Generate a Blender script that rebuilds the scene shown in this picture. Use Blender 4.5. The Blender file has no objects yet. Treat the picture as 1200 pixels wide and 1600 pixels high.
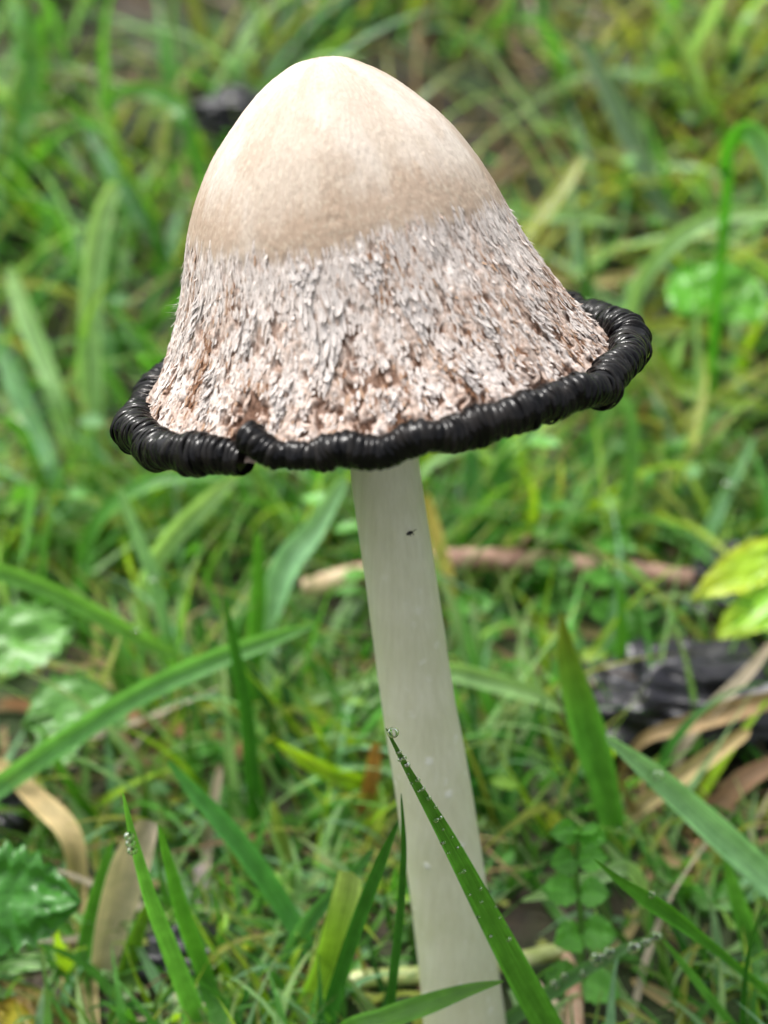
import bpy, math, random
import numpy as np
from mathutils import Vector

random.seed(11)
rng = np.random.default_rng(11)
PI = math.pi
R = math.radians
scene = bpy.context.scene
col = scene.collection

# ------------------------------------------------------------------ camera
FPX = 2000.0                      # focal length in photograph pixels (1200 x 1600)
PITCH = R(30.0)
ZR = 0.125                        # height of the cap's rim centre above the ground
LEAN = math.radians(10.5)         # the mushroom leans away from the camera by this much
RIMC = np.array([-0.0009, 0.0, ZR + 0.0024])
CAMP = np.array([0.0, -0.1818, ZR + 0.0833])
FWD = np.array([0, math.cos(PITCH), -math.sin(PITCH)])
RGT = np.array([1.0, 0, 0])
UPV = np.array([0, math.sin(PITCH), math.cos(PITCH)])
cam_d = bpy.data.cameras.new('camera')
cam = bpy.data.objects.new('camera', cam_d)
col.objects.link(cam)
cam.location = CAMP
cam.rotation_euler = (PI / 2 - PITCH, 0, 0)
cam_d.sensor_fit = 'VERTICAL'
cam_d.sensor_height = 24.0
cam_d.lens = 24.0 * FPX / 1600.0
cam_d.clip_start = 0.005
cam_d.clip_end = 200.0
cam_d.dof.use_dof = True
cam_d.dof.focus_distance = 0.187
cam_d.dof.aperture_fstop = 30.0 / 3.9      # 3.9 mm entrance pupil
cam_d.dof.aperture_blades = 0
scene.camera = cam

# ------------------------------------------------------------------ sky and sun (bright overcast)
SUN_EL, SUN_AZ = R(68), R(-60)             # azimuth measured from +Y towards +X
world = bpy.data.worlds.new('World')
scene.world = world
world.use_nodes = True
wn = world.node_tree
wn.nodes.clear()
sky = wn.nodes.new('ShaderNodeTexSky')
sky.sky_type = 'NISHITA'
sky.sun_disc = False
sky.sun_elevation = SUN_EL
sky.sun_rotation = SUN_AZ
sky.dust_density = 7.0
sky.air_density = 1.0
sky.ozone_density = 1.0
hs = wn.nodes.new('ShaderNodeHueSaturation')
hs.inputs['Saturation'].default_value = 0.22
bg = wn.nodes.new('ShaderNodeBackground')
bg.inputs['Strength'].default_value = 0.11
wo = wn.nodes.new('ShaderNodeOutputWorld')
wn.links.new(sky.outputs[0], hs.inputs['Color'])
wn.links.new(hs.outputs[0], bg.inputs['Color'])
wn.links.new(bg.outputs[0], wo.inputs['Surface'])
sun_d = bpy.data.lights.new('sun', 'SUN')
sun_d.energy = 1.0
sun_d.angle = R(13)
sun_d.color = (1.0, 0.97, 0.92)
sun = bpy.data.objects.new('sun', sun_d)
col.objects.link(sun)
sdir = Vector((math.sin(SUN_AZ) * math.cos(SUN_EL), math.cos(SUN_AZ) * math.cos(SUN_EL), math.sin(SUN_EL)))
sun.rotation_euler = sdir.to_track_quat('Z', 'Y').to_euler()
sun.location = (0, 0, 3)

scene.view_settings.view_transform = 'Standard'
scene.view_settings.look = 'None'
scene.view_settings.gamma = 1.0
scene.view_settings.exposure = 1.43
scene.cycles.use_denoising = True
scene.cycles.denoising_prefilter = 'ACCURATE'
scene.cycles.max_bounces = 7
scene.cycles.diffuse_bounces = 4
scene.cycles.glossy_bounces = 3
scene.cycles.transmission_bounces = 6
scene.cycles.transparent_max_bounces = 6
scene.cycles.caustics_reflective = False
scene.cycles.caustics_refractive = False

# ------------------------------------------------------------------ geometry helpers
def nrm(v):
    v = np.asarray(v, float)
    return v / (np.linalg.norm(v) + 1e-12)

def ray(px, py):
    return FWD + (px - 600.0) / FPX * RGT - (py - 800.0) / FPX * UPV

def at(px, py, Y):
    """the point seen at a photograph pixel that stands Y metres behind the mushroom's foot line"""
    d = ray(px, py)
    t = (Y - CAMP[1]) / d[1]
    p = CAMP + d * t
    for _ in range(200):                       # never below the soil: slide towards the camera until it lies on it
        if p[2] >= float(ground_z(p[0], p[1])) + 0.002: break
        t *= 0.993; p = CAMP + d * t
    return p

def depth(p):
    return float(np.dot(np.asarray(p) - CAMP, FWD))

def ground_z(x, y):
    x = np.asarray(x, float); y = np.asarray(y, float)
    t = np.clip((y - 0.13) / 0.12, 0, None)
    s = np.where(t < 1, 0.5 * t * t, t - 0.5) * 0.12 * 0.47
    far = np.clip((y - 1.0) / 1.5, 0, None)
    s = s - np.where(far < 1, 0.5 * far * far, far - 0.5) * 1.5 * 0.47
    return s + 0.0025 * np.sin(41 * x + 1.3) * np.cos(37 * y) + 0.0018 * np.sin(97 * x + 60 * y)

def _hash(ix, iy, iz, seed):
    h = (ix.astype(np.int64) * 374761393 + iy.astype(np.int64) * 668265263 + iz.astype(np.int64) * 2147483647 // 7 + seed * 974711) & 0xFFFFFFFF
    h = ((h ^ (h >> 13)) * 1274126177) & 0xFFFFFFFF
    h = ((h ^ (h >> 16)) * 2246822519) & 0xFFFFFFFF
    return ((h ^ (h >> 15)) & 0xFFFFFF) / float(0xFFFFFF)

def vnoise(x, y, z, seed=0):
    x, y, z = np.broadcast_arrays(np.asarray(x, float), np.asarray(y, float), np.asarray(z, float))
    ix, iy, iz = np.floor(x).astype(np.int64), np.floor(y).astype(np.int64), np.floor(z).astype(np.int64)
    fx, fy, fz = x - ix, y - iy, z - iz
    fx, fy, fz = [f * f * f * (f * (f * 6 - 15) + 10) for f in (fx, fy, fz)]
    r = 0
    for a in (0, 1):
        for b in (0, 1):
            for c in (0, 1):
                w = (fx if a else 1 - fx) * (fy if b else 1 - fy) * (fz if c else 1 - fz)
                r = r + w * _hash(ix + a, iy + b, iz + c, seed)
    return r

def fbm(x, y, z, seed=0, octv=3):
    r, a, t = 0, 1.0, 0.0
    for o in range(octv):
        r = r + a * vnoise(x * 2 ** o, y * 2 ** o, z * 2 ** o, seed + 17 * o)
        t += a; a *= 0.5
    return r / t

def sstep(a, b, x):
    t = np.clip((np.asarray(x, float) - a) / (b - a), 0, 1)
    return t * t * (3 - 2 * t)

def mesh_obj(name, verts, faces, mat, parent=None, loc=None, colr=None, uv=None, smooth=True):
    """verts in world coordinates; the object's origin is loc (or its parent's place)"""
    verts = np.asarray(verts, float)
    if parent is not None:
        off = np.array(parent['_base'])
    else:
        off = np.array(loc if loc is not None else (0, 0, 0), float)
    me = bpy.data.meshes.new(name)
    nv = len(verts)
    me.vertices.add(nv)
    me.vertices.foreach_set('co', (verts - off).astype(np.float32).ravel())
    if isinstance(faces, np.ndarray):
        k = faces.shape[1]
        nf = len(faces)
        me.loops.add(nf * k)
        me.polygons.add(nf)
        me.loops.foreach_set('vertex_index', faces.astype(np.int32).ravel())
        me.polygons.foreach_set('loop_start', np.arange(0, nf * k, k, dtype=np.int32))
    else:
        nf = len(faces)
        tot = [len(f) for f in faces]
        me.loops.add(sum(tot)); me.polygons.add(nf)
        me.loops.foreach_set('vertex_index', np.array([i for f in faces for i in f], dtype=np.int32))
        me.polygons.foreach_set('loop_start', np.concatenate([[0], np.cumsum(tot)[:-1]]).astype(np.int32))
    me.polygons.foreach_set('use_smooth', np.full(nf, smooth, dtype=bool))
    if colr is not None:
        colr = np.asarray(colr, float)
        if colr.ndim == 1:
            colr = np.tile(colr, (nv, 1))
        a = me.attributes.new('Col', 'FLOAT_COLOR', 'POINT')
        a.data.foreach_set('color', np.hstack([colr[:, :3], np.ones((nv, 1))]).astype(np.float32).ravel())
    if uv is not None:
        a = me.attributes.new('gr', 'FLOAT_VECTOR', 'POINT')
        uv = np.asarray(uv, float)
        a.data.foreach_set('vector', np.hstack([uv, np.zeros((nv, 3 - uv.shape[1]))]).astype(np.float32).ravel())
    me.update(); me.validate()
    me.materials.append(mat)
    o = bpy.data.objects.new(name, me)
    col.objects.link(o)
    if parent is not None:
        o.parent = parent if parent.type == 'EMPTY' or True else None
        o['_base'] = [float(v) for v in off]
    else:
        o.location = off
        o['_base'] = [float(v) for v in off]
    return o

def tag(o, label=None, cat=None, group=None, kind=None):
    if label: o['label'] = label
    if cat: o['category'] = cat
    if group: o['group'] = group
    if kind: o['kind'] = kind
    return o

def empty(name, loc):
    o = bpy.data.objects.new(name, None)
    o.empty_display_size = 0.01
    col.objects.link(o)
    o.location = loc
    o['_base'] = [float(v) for v in loc]
    return o

def grid_faces(nu, nv, wrap_u=False, wrap_v=False):
    """vertex index = i * nv + j"""
    i = np.arange(nu if wrap_u else nu - 1); j = np.arange(nv if wrap_v else nv - 1)
    I, J = np.meshgrid(i, j, indexing='ij')
    I2, J2 = (I + 1) % nu, (J + 1) % nv
    return np.stack([I * nv + J, I2 * nv + J, I2 * nv + J2, I * nv + J2], -1).reshape(-1, 4)

def spline(pts, n):
    """Catmull-Rom through points"""
    P = np.asarray(pts, float)
    if len(P) == 2:
        t = np.linspace(0, 1, n)[:, None]
        return P[0] * (1 - t) + P[1] * t
    Q = np.vstack([2 * P[0] - P[1], P, 2 * P[-1] - P[-2]])
    u = np.linspace(0, len(P) - 1, n)
    k = np.minimum(u.astype(int), len(P) - 2)
    t = (u - k)[:, None]
    a, b, c, d = Q[k], Q[k + 1], Q[k + 2], Q[k + 3]
    return 0.5 * (2 * b + (c - a) * t + (2 * a - 5 * b + 4 * c - d) * t ** 2 + (3 * b - a - 3 * c + d) * t ** 3)

def tangents(C):
    T = np.gradient(C, axis=0)
    return T / (np.linalg.norm(T, axis=1, keepdims=True) + 1e-12)

def tube(C, rad, seg=12, bump=None):
    """closed tube along a centre line, returns verts, faces"""
    T = tangents(C)
    n = len(C)
    N = np.zeros_like(C)
    ref = np.array([0, 0, 1.0]) if abs(T[0][2]) < 0.8 else np.array([0, 1.0, 0])
    v = nrm(np.cross(T[0], ref))
    for i in range(n):
        v = nrm(v - T[i] * np.dot(v, T[i])); N[i] = v
    B = np.cross(T, N)
    a = np.linspace(0, 2 * PI, seg, endpoint=False)
    rad = np.broadcast_to(np.asarray(rad, float), (n,))
    rr = rad[:, None] * np.ones(seg)[None]
    if bump is not None: rr = rr * (1 + bump)
    V = C[:, None] + rr[..., None] * (np.cos(a)[None, :, None] * N[:, None] + np.sin(a)[None, :, None] * B[:, None])
    V = V.reshape(-1, 3)
    F = [tuple(f) for f in grid_faces(n, seg, wrap_v=True)]
    V = np.vstack([V, C[0] - T[0] * rad[0] * 0.3, C[-1] + T[-1] * rad[-1] * 0.3])
    s0, s1 = n * seg, n * seg + 1
    for j in range(seg):
        F.append((s0, (j + 1) % seg, j))
        F.append((s1, (n - 1) * seg + j, (n - 1) * seg + (j + 1) % seg))
    return V, F

# ------------------------------------------------------------------ materials
class NT:
    def __init__(self, name):
        self.m = bpy.data.materials.new(name); self.m.use_nodes = True
        self.t = self.m.node_tree; self.t.nodes.clear()
        self.out = self.add('ShaderNodeOutputMaterial')
    def add(self, k, **kw):
        n = self.t.nodes.new(k)
        for a, b in kw.items():
            if a in n.inputs: n.inputs[a].default_value = b
            else: setattr(n, a, b)
        return n
    def ln(self, a, b): self.t.links.new(a, b)
    def noise(self, scale, detail=3, vec=None, rough=0.55):
        n = self.add('ShaderNodeTexNoise')
        n.inputs['Scale'].default_value = scale; n.inputs['Detail'].default_value = detail
        n.inputs['Roughness'].default_value = rough
        if vec is not None: self.ln(vec, n.inputs['Vector'])
        return n
    def ramp(self, fac, stops):
        n = self.add('ShaderNodeValToRGB')
        e = n.color_ramp.elements
        while len(e) < len(stops): e.new(0.5)
        for k, (p, c) in enumerate(stops):
            e[k].position = p; e[k].color = (*c, 1) if len(c) == 3 else c
        self.ln(fac, n.inputs[0])
        return n
    def mix(self, fac, a, b, mode='MIX'):
        n = self.add('ShaderNodeMix', data_type='RGBA', blend_type=mode)
        for src, idx in ((fac, 0), (a, 6), (b, 7)):
            if isinstance(src, (float, int)): n.inputs[idx].default_value = src
            elif isinstance(src, tuple): n.inputs[idx].default_value = (*src, 1)
            else: self.ln(src, n.inputs[idx])
        return n.outputs[2]
    def bump(self, h, strength, dist, normal=None):
        n = self.add('ShaderNodeBump')
        n.inputs['Strength'].default_value = strength; n.inputs['Distance'].default_value = dist
        self.ln(h, n.inputs['Height'])
        if normal is not None: self.ln(normal, n.inputs['Normal'])
        return n.outputs[0]

def mat_leaf(name, rough, transl, vein_scale, vein_amt):
    """blade or leaf: colour from the mesh's own Col, parallel veins across the ribbon, some light passing through"""
    k = NT(name)
    c = k.add('ShaderNodeAttribute', attribute_name='Col')
    g = k.add('ShaderNodeAttribute', attribute_name='gr')
    co = k.add('ShaderNodeTexCoord')
    mp = k.add('ShaderNodeMapping'); k.ln(g.outputs['Vector'], mp.inputs['Vector'])
    mp.inputs['Scale'].default_value = (vein_scale, 3.0, 1)
    vn = k.noise(1.0, 2, mp.outputs[0])
    blot = k.noise(260, 3, co.outputs['Object'])
    f1 = k.ramp(vn.outputs[0], [(0.36, (1 - vein_amt,) * 3), (0.64, (1 + vein_amt,) * 3)])
    c1 = k.mix(1.0, c.outputs['Color'], f1.outputs[0], 'MULTIPLY')
    f2 = k.ramp(blot.outputs[0], [(0.3, (0.78, 0.80, 0.70)), (0.7, (1.18, 1.14, 1.05))])
    c2 = k.mix(1.0, c1, f2.outputs[0], 'MULTIPLY')
    p = k.add('ShaderNodeBsdfPrincipled')
    p.inputs['Roughness'].default_value = rough
    p.inputs['Specular IOR Level'].default_value = 0.5
    k.ln(c2, p.inputs['Base Color'])
    nb = k.bump(vn.outputs[0], 0.5, 0.0004)
    k.ln(nb, p.inputs['Normal'])
    t = k.add('ShaderNodeBsdfTranslucent')
    tc = k.mix(1.0, c2, (1.25, 1.25, 0.6), 'MULTIPLY')
    k.ln(tc, t.inputs['Color'])
    mx = k.add('ShaderNodeMixShader'); mx.inputs[0].default_value = transl
    k.ln(p.outputs[0], mx.inputs[1]); k.ln(t.outputs[0], mx.inputs[2])
    k.ln(mx.outputs[0], k.out.inputs['Surface'])
    return k.m

M = {}
M['grass'] = mat_leaf('grass_blade', 0.27, 0.46, 11.0, 0.30)
M['leaf'] = mat_leaf('broad_leaf', 0.33, 0.35, 9.0, 0.12)
M['straw'] = mat_leaf('dead_straw', 0.55, 0.15, 22.0, 0.28)

def mat_ground():
    k = NT('damp_soil')
    co = k.add('ShaderNodeTexCoord')
    a = k.noise(22, 5, co.outputs['Object'], 0.65); b = k.noise(160, 5, co.outputs['Object'], 0.7); d = k.noise(5, 3, co.outputs['Object'])
    c = k.ramp(b.outputs[0], [(0.3, (0.018, 0.013, 0.009)), (0.55, (0.05, 0.034, 0.020)), (0.75, (0.12, 0.085, 0.05))])
    g = k.ramp(a.outputs[0], [(0.42, (0, 0, 0)), (0.6, (1, 1, 1))])
    c2 = k.mix(g.outputs[0], c.outputs[0], (0.035, 0.062, 0.016))
    p = k.add('ShaderNodeBsdfPrincipled'); p.inputs['Roughness'].default_value = 0.7
    k.ln(c2, p.inputs['Base Color'])
    n1 = k.bump(b.outputs[0], 0.9, 0.004); k.ln(k.bump(a.outputs[0], 0.7, 0.01, n1), p.inputs['Normal'])
    k.ln(p.outputs[0], k.out.inputs['Surface'])
    return k.m
M['ground'] = mat_ground()

def mat_cap():
    k = NT('shaggy_cap_skin')
    c = k.add('ShaderNodeAttribute', attribute_name='Col')
    co = k.add('ShaderNodeTexCoord')
    g = k.add('ShaderNodeAttribute', attribute_name='gr')       # x, y round the cap, z along the meridian (streaks)
    mp = k.add('ShaderNodeMapping'); k.ln(g.outputs['Vector'], mp.inputs['Vector'])
    mp.inputs['Scale'].default_value = (1, 1, 0.26)
    fi = k.noise(1700, 4, mp.outputs[0], 0.6)
    fl = k.noise(1300, 3, co.outputs['Object'], 0.6)
    f = k.ramp(fi.outputs[0], [(0.36, (0.58, 0.49, 0.43)), (0.58, (1.16, 1.16, 1.16))])
    sh = k.add('ShaderNodeAttribute', attribute_name='shag')
    mr = k.add('ShaderNodeMapRange'); k.ln(sh.outputs['Fac'], mr.inputs[0]); mr.inputs[3].default_value = 0.16; mr.inputs[4].default_value = 0.7
    c1 = k.mix(mr.outputs[0], c.outputs['Color'], k.mix(1.0, c.outputs['Color'], f.outputs[0], 'MULTIPLY'))
    p = k.add('ShaderNodeBsdfPrincipled')
    p.inputs['Roughness'].default_value = 0.75
    p.inputs['Specular IOR Level'].default_value = 0.15
    p.inputs['Subsurface Weight'].default_value = 0.06
    p.inputs['Subsurface Radius'].default_value = (1.0, 0.9, 0.8)
    p.inputs['Subsurface Scale'].default_value = 0.0008
    k.ln(c1, p.inputs['Base Color'])
    n1 = k.bump(fi.outputs[0], 0.55, 0.00045)
    k.ln(mr.outputs[0], n1.node.inputs['Strength'])
    k.ln(k.bump(fl.outputs[0], 0.16, 0.0003, n1), p.inputs['Normal'])
    k.ln(p.outputs[0], k.out.inputs['Surface'])
    return k.m
M['cap'] = mat_cap()

def mat_fibre():
    k = NT('cap_fibres')
    c = k.add('ShaderNodeAttribute', attribute_name='Col')
    g = k.add('ShaderNodeAttribute', attribute_name='gr')
    mp = k.add('ShaderNodeMapping'); k.ln(g.outputs['Vector'], mp.inputs['Vector'])
    mp.inputs['Scale'].default_value = (5.0, 1.2, 1)
    n = k.noise(1.0, 3, mp.outputs[0])
    f = k.ramp(n.outputs[0], [(0.3, (0.72, 0.66, 0.62)), (0.65, (1.1, 1.1, 1.1))])
    c1 = k.mix(1.0, c.outputs['Color'], f.outputs[0], 'MULTIPLY')
    p = k.add('ShaderNodeBsdfPrincipled'); p.inputs['Roughness'].default_value = 0.75
    p.inputs['Specular IOR Level'].default_value = 0.18
    k.ln(c1, p.inputs['Base Color']); k.ln(k.bump(n.outputs[0], 0.6, 0.0002), p.inputs['Normal'])
    t = k.add('ShaderNodeBsdfTranslucent'); k.ln(c1, t.inputs['Color'])
    mx = k.add('ShaderNodeMixShader'); mx.inputs[0].default_value = 0.08
    k.ln(p.outputs[0], mx.inputs[1]); k.ln(t.outputs[0], mx.inputs[2]); k.ln(mx.outputs[0], k.out.inputs['Surface'])
    return k.m
M['fibre'] = mat_fibre()

def mat_ink():
    k = NT('black_inky_gills')
    co = k.add('ShaderNodeTexCoord')
    n = k.noise(900, 3, co.outputs['Object']); n2 = k.noise(300, 3, co.outputs['Object'])
    c = k.ramp(n2.outputs[0], [(0.5, (0.002, 0.002, 0.0025)), (0.75, (0.012, 0.010, 0.009))])
    p = k.add('ShaderNodeBsdfPrincipled')
    oi = k.add('ShaderNodeObjectInfo')
    cr = k.ramp(oi.outputs['Random'], [(0.55, (0, 0, 0)), (1.0, (0.008, 0.007, 0.006))])
    k.ln(k.mix(1.0, c.outputs[0], cr.outputs[0], 'ADD'), p.inputs['Base Color'])
    r = k.ramp(n.outputs[0], [(0.35, (0.05,) * 3), (0.75, (0.14,) * 3)])
    k.ln(r.outputs[0], p.inputs['Roughness'])
    p.inputs['Specular IOR Level'].default_value = 0.20
    p.inputs['Coat Weight'].default_value = 0.0; p.inputs['Coat Roughness'].default_value = 0.06
    k.ln(k.bump(n2.outputs[0], 0.3, 0.0006), p.inputs['Normal'])
    k.ln(p.outputs[0], k.out.inputs['Surface'])
    return k.m
M['ink'] = mat_ink()

def mat_stem():
    k = NT('pale_stem_flesh')
    co = k.add('ShaderNodeTexCoord')
    g = k.add('ShaderNodeAttribute', attribute_name='gr')
    mp = k.add('ShaderNodeMapping'); k.ln(g.outputs['Vector'], mp.inputs['Vector'])
    mp.inputs['Scale'].default_value = (1, 1, 0.04)
    st = k.noise(1100, 4, mp.outputs[0], 0.6)
    big = k.noise(90, 3, co.outputs['Object'])
    sp = k.add('ShaderNodeTexVoronoi'); sp.inputs['Scale'].default_value = 260; k.ln(co.outputs['Object'], sp.inputs['Vector'])
    c = k.ramp(st.outputs[0], [(0.3, (0.64, 0.635, 0.48)), (0.7, (0.72, 0.715, 0.57))])
    b = k.ramp(big.outputs[0], [(0.35, (0.92, 0.93, 0.86)), (0.7, (1.05, 1.05, 1.05))])
    c1 = k.mix(1.0, c.outputs[0], b.outputs[0], 'MULTIPLY')
    spk = k.ramp(sp.outputs['Distance'], [(0.12, (1, 1, 1)), (0.26, (0, 0, 0))])
    msk = k.noise(420, 2, co.outputs['Object'])
    mk = k.ramp(msk.outputs[0], [(0.48, (0, 0, 0)), (0.58, (0.9, 0.9, 0.9))])
    xyz = k.add('ShaderNodeSeparateXYZ'); k.ln(g.outputs['Vector'], xyz.inputs[0])
    hz = k.add('ShaderNodeMapRange'); k.ln(xyz.outputs['Z'], hz.inputs[0])
    for q, v in zip((1, 2, 3, 4), (0.10, 0.03, 0.10, 1.0)): hz.inputs[q].default_value = v
    sf = k.mix(1.0, k.mix(1.0, spk.outputs[0], mk.outputs[0], 'MULTIPLY'), hz.outputs[0], 'MULTIPLY')
    c2 = k.mix(sf, c1, (0.90, 0.90, 0.86))
    p = k.add('ShaderNodeBsdfPrincipled'); p.inputs['Roughness'].default_value = 0.42
    p.inputs['Specular IOR Level'].default_value = 0.4
    p.inputs['Subsurface Weight'].default_value = 0.25
    p.inputs['Subsurface Radius'].default_value = (1.0, 0.9, 0.6)
    p.inputs['Subsurface Scale'].default_value = 0.0015
    k.ln(c2, p.inputs['Base Color'])
    n1 = k.bump(st.outputs[0], 0.18, 0.0003); k.ln(k.bump(sf, 0.5, 0.0003, n1), p.inputs['Normal'])
    k.ln(p.outputs[0], k.out.inputs['Surface'])
    return k.m
M['stem'] = mat_stem()

def mat_bark(name, c0, c1, c2, rough=0.5, scale=420):
    k = NT(name)
    co = k.add('ShaderNodeTexCoord')
    n = k.noise(scale, 4, co.outputs['Object'], 0.6)
    c = k.ramp(n.outputs[0], [(0.3, c0), (0.52, c1), (0.75, c2)])
    p = k.add('ShaderNodeBsdfPrincipled'); p.inputs['Roughness'].default_value = rough
    k.ln(c.outputs[0], p.inputs['Base Color']); k.ln(k.bump(n.outputs[0], 0.6, 0.0008), p.inputs['Normal'])
    k.ln(p.outputs[0], k.out.inputs['Surface'])
    return k.m
M['twig'] = mat_bark('reddish_twig_bark', (0.20, 0.10, 0.075), (0.38, 0.215, 0.165), (0.55, 0.38, 0.30))
M['pith'] = mat_bark('pale_broken_wood', (0.45, 0.31, 0.18), (0.60, 0.45, 0.29), (0.7, 0.55, 0.4))
M['rot'] = mat_bark('black_wet_rot', (0.003, 0.003, 0.005), (0.008, 0.008, 0.012), (0.020, 0.020, 0.027), 0.34, 260)
M['stalk'] = mat_bark('pale_green_stalk', (0.36, 0.43, 0.12), (0.50, 0.55, 0.22), (0.66, 0.67, 0.38), 0.35, 300)
M['redstalk'] = mat_bark('pinkish_dry_stalk', (0.36, 0.16, 0.09), (0.52, 0.33, 0.22), (0.62, 0.46, 0.33), 0.45, 300)
M['greenstem'] = mat_bark('green_plant_stem', (0.05, 0.14, 0.02), (0.08, 0.20, 0.03), (0.12, 0.26, 0.05), 0.4, 300)
M['insect'] = mat_bark('dark_insect', (0.006, 0.006, 0.006), (0.012, 0.012, 0.012), (0.03, 0.028, 0.025), 0.35, 900)

def mat_water():
    k = NT('clear_water')
    p = k.add('ShaderNodeBsdfPrincipled')
    p.inputs['Base Color'].default_value = (1, 1, 1, 1); p.inputs['Roughness'].default_value = 0.02
    p.inputs['IOR'].default_value = 1.33; p.inputs['Transmission Weight'].default_value = 1.0
    k.ln(p.outputs[0], k.out.inputs['Surface'])
    return k.m
M['water'] = mat_water()

# ------------------------------------------------------------------ ground
def build_ground():
    gx = np.unique(np.concatenate([np.linspace(-60, -2, 12), np.linspace(-2, -0.6, 15), np.linspace(-0.6, 0.6, 121), np.linspace(0.6, 2, 15), np.linspace(2, 60, 12)]))
    gy = np.unique(np.concatenate([np.linspace(-60, -2, 12), np.linspace(-2, -0.3, 18), np.linspace(-0.3, 0.9, 121), np.linspace(0.9, 3, 22), np.linspace(3, 90, 14)]))
    X, Y = np.meshgrid(gx, gy, indexing='ij')
    Z = ground_z(X, Y) + 0.004 * (fbm(X * 60, Y * 60, 0, 3) - 0.5)
    V = np.stack([X, Y, Z], -1).reshape(-1, 3)
    o = mesh_obj('ground', V, grid_faces(len(gx), len(gy)), M['ground'])
    tag(o, 'damp brown soil and moss under the grass', kind='structure')
build_ground()

# ------------------------------------------------------------------ the mushroom
S = 1e-4                                   # metres per photograph pixel at the rim
W = nrm([-math.tan(R(8.6)), math.tan(LEAN), 1.0])
U = nrm(np.array([1.0, 0, 0]) - W * W[0])
V_ = np.cross(W, U)                        # away from the camera

def stem_pt(px, py):
    d = ray(px, py); k = math.tan(LEAN)
    t = (k * (CAMP[2] - ZR) - CAMP[1]) / (d[1] - k * d[2])
    return CAMP + d * t

stem_px = [(588, 520), (596, 640), (603, 745), (630, 930), (651, 1080), (674, 1215), (702, 1400), (722, 1560), (730, 1640), (733, 1680)]
stem_w = [100, 106, 110, 112, 114, 119, 121, 127, 140, 150]
SC = np.array([stem_pt(*p) for p in stem_px])
SR = np.array([0.5 * w / FPX * depth(p) for w, p in zip(stem_w, SC)])
BASE = np.array([SC[-1][0], SC[-1][1], float(ground_z(SC[-1][0], SC[-1][1]))])
mush = empty('mushroom', BASE)
tag(mush, 'tall shaggy ink cap mushroom with pale bell cap and rolled black inky rim', 'mushroom')

def build_stem():
    n, seg = 180, 72
    C = spline(SC, n); rad = spline(np.stack([SR, SR, SR], 1), n)[:, 0]
    a = np.linspace(0, 2 * PI, seg, endpoint=False)
    u = np.linspace(0, 1, n)
    bump = 0.035 * (fbm(np.cos(a)[None] * 2.2 + 5, np.sin(a)[None] * 2.2, u[:, None] * 5, 5) - 0.5) + 0.02 * (fbm(np.cos(a)[None] * 9, np.sin(a)[None] * 9, u[:, None] * 16, 8) - 0.5)
    Vt, F = tube(C, rad, seg, bump)
    o = mesh_obj('stem', Vt, F, M['stem'], mush, uv=Vt)
    return C, rad
STEM_C, STEM_R = build_stem()

# cap: (height along the axis, radius) in rim pixels, from the two silhouettes
PT = np.array([-6, 30, 100, 200, 298, 390, 450, 490, 512, 524, 528], float) / 0.945 * 0.845
PRAD = np.array([376, 345, 302, 257, 224, 179, 134, 94, 61, 34, 0], float)
NOTCH = R(-121)

def angdiff(a, b):
    return (a - b + PI) % (2 * PI) - PI

_key = np.array([[h, r, 0] for h, r in zip(PT[::-1], PRAD[::-1])])
_den = spline(_key, 600)
_Ld = np.concatenate([[0], np.cumsum(np.linalg.norm(np.diff(_den, axis=0), axis=1))]); MERID = _Ld[-1] * S; _Ld = _Ld / _Ld[-1]
def cap_profile(s):
    """s 0 at the apex to 1 at the edge -> (height, radius) in metres"""
    return np.interp(s, _Ld, _den[:, 0]) * S, np.interp(s, _Ld, _den[:, 1]) * S

def cap_boundary(th):
    return 0.555 + 0.012 * np.sin(3 * th + 1.0) + 0.05 * (fbm(np.cos(th) * 3.2, np.sin(th) * 3.2, 0.5, 21) - 0.5) + 0.05 * (fbm(np.cos(th) * 22, np.sin(th) * 22, 0.5, 22) - 0.5) + 0.07 * (fbm(np.cos(th) * 60, np.sin(th) * 60, 0.5, 23, 2) - 0.5)

def cap_point(th, s, off=0.0):
    """point on the cap's surface, off metres outward"""
    th, s = np.broadcast_arrays(np.asarray(th, float), np.asarray(s, float))
    h, r = cap_profile(s)
    e = 1e-3
    h2, r2 = cap_profile(np.clip(s + e, 0, 1)); h1, r1 = cap_profile(np.clip(s - e, 0, 1))
    dh, dr = h2 - h1, r2 - r1
    ln = np.sqrt(dh * dh + dr * dr) + 1e-12
    nr, nh = -dh / ln, dr / ln                        # outward normal in the (r, h) plane
    lump = 0.0016 * (fbm(np.cos(th) * 1.5 + 3, np.sin(th) * 1.5, h * 45, 31, 2) - 0.5) * sstep(0.0, 0.12, s)
    tongue = np.exp(-(angdiff(th, NOTCH - 0.03) / 0.17) ** 2) * sstep(0.88, 1.0, s)
    rr = r + nr * (off + lump) + tongue * 0.0006
    hh = h + nh * (off + lump) - tongue * 0.0004
    # the cap's flank is a little steeper on one side than the other
    shift = -0.0014 * sstep(0.004, 0.036, h)
    P = RIMC + ((rr * np.cos(th) + shift)[..., None] * U + (rr * np.sin(th))[..., None] * V_ + hh[..., None] * W)
    N = (nr * np.cos(th))[..., None] * U + (nr * np.sin(th))[..., None] * V_ + nh[..., None] * W
    return P, N

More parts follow.
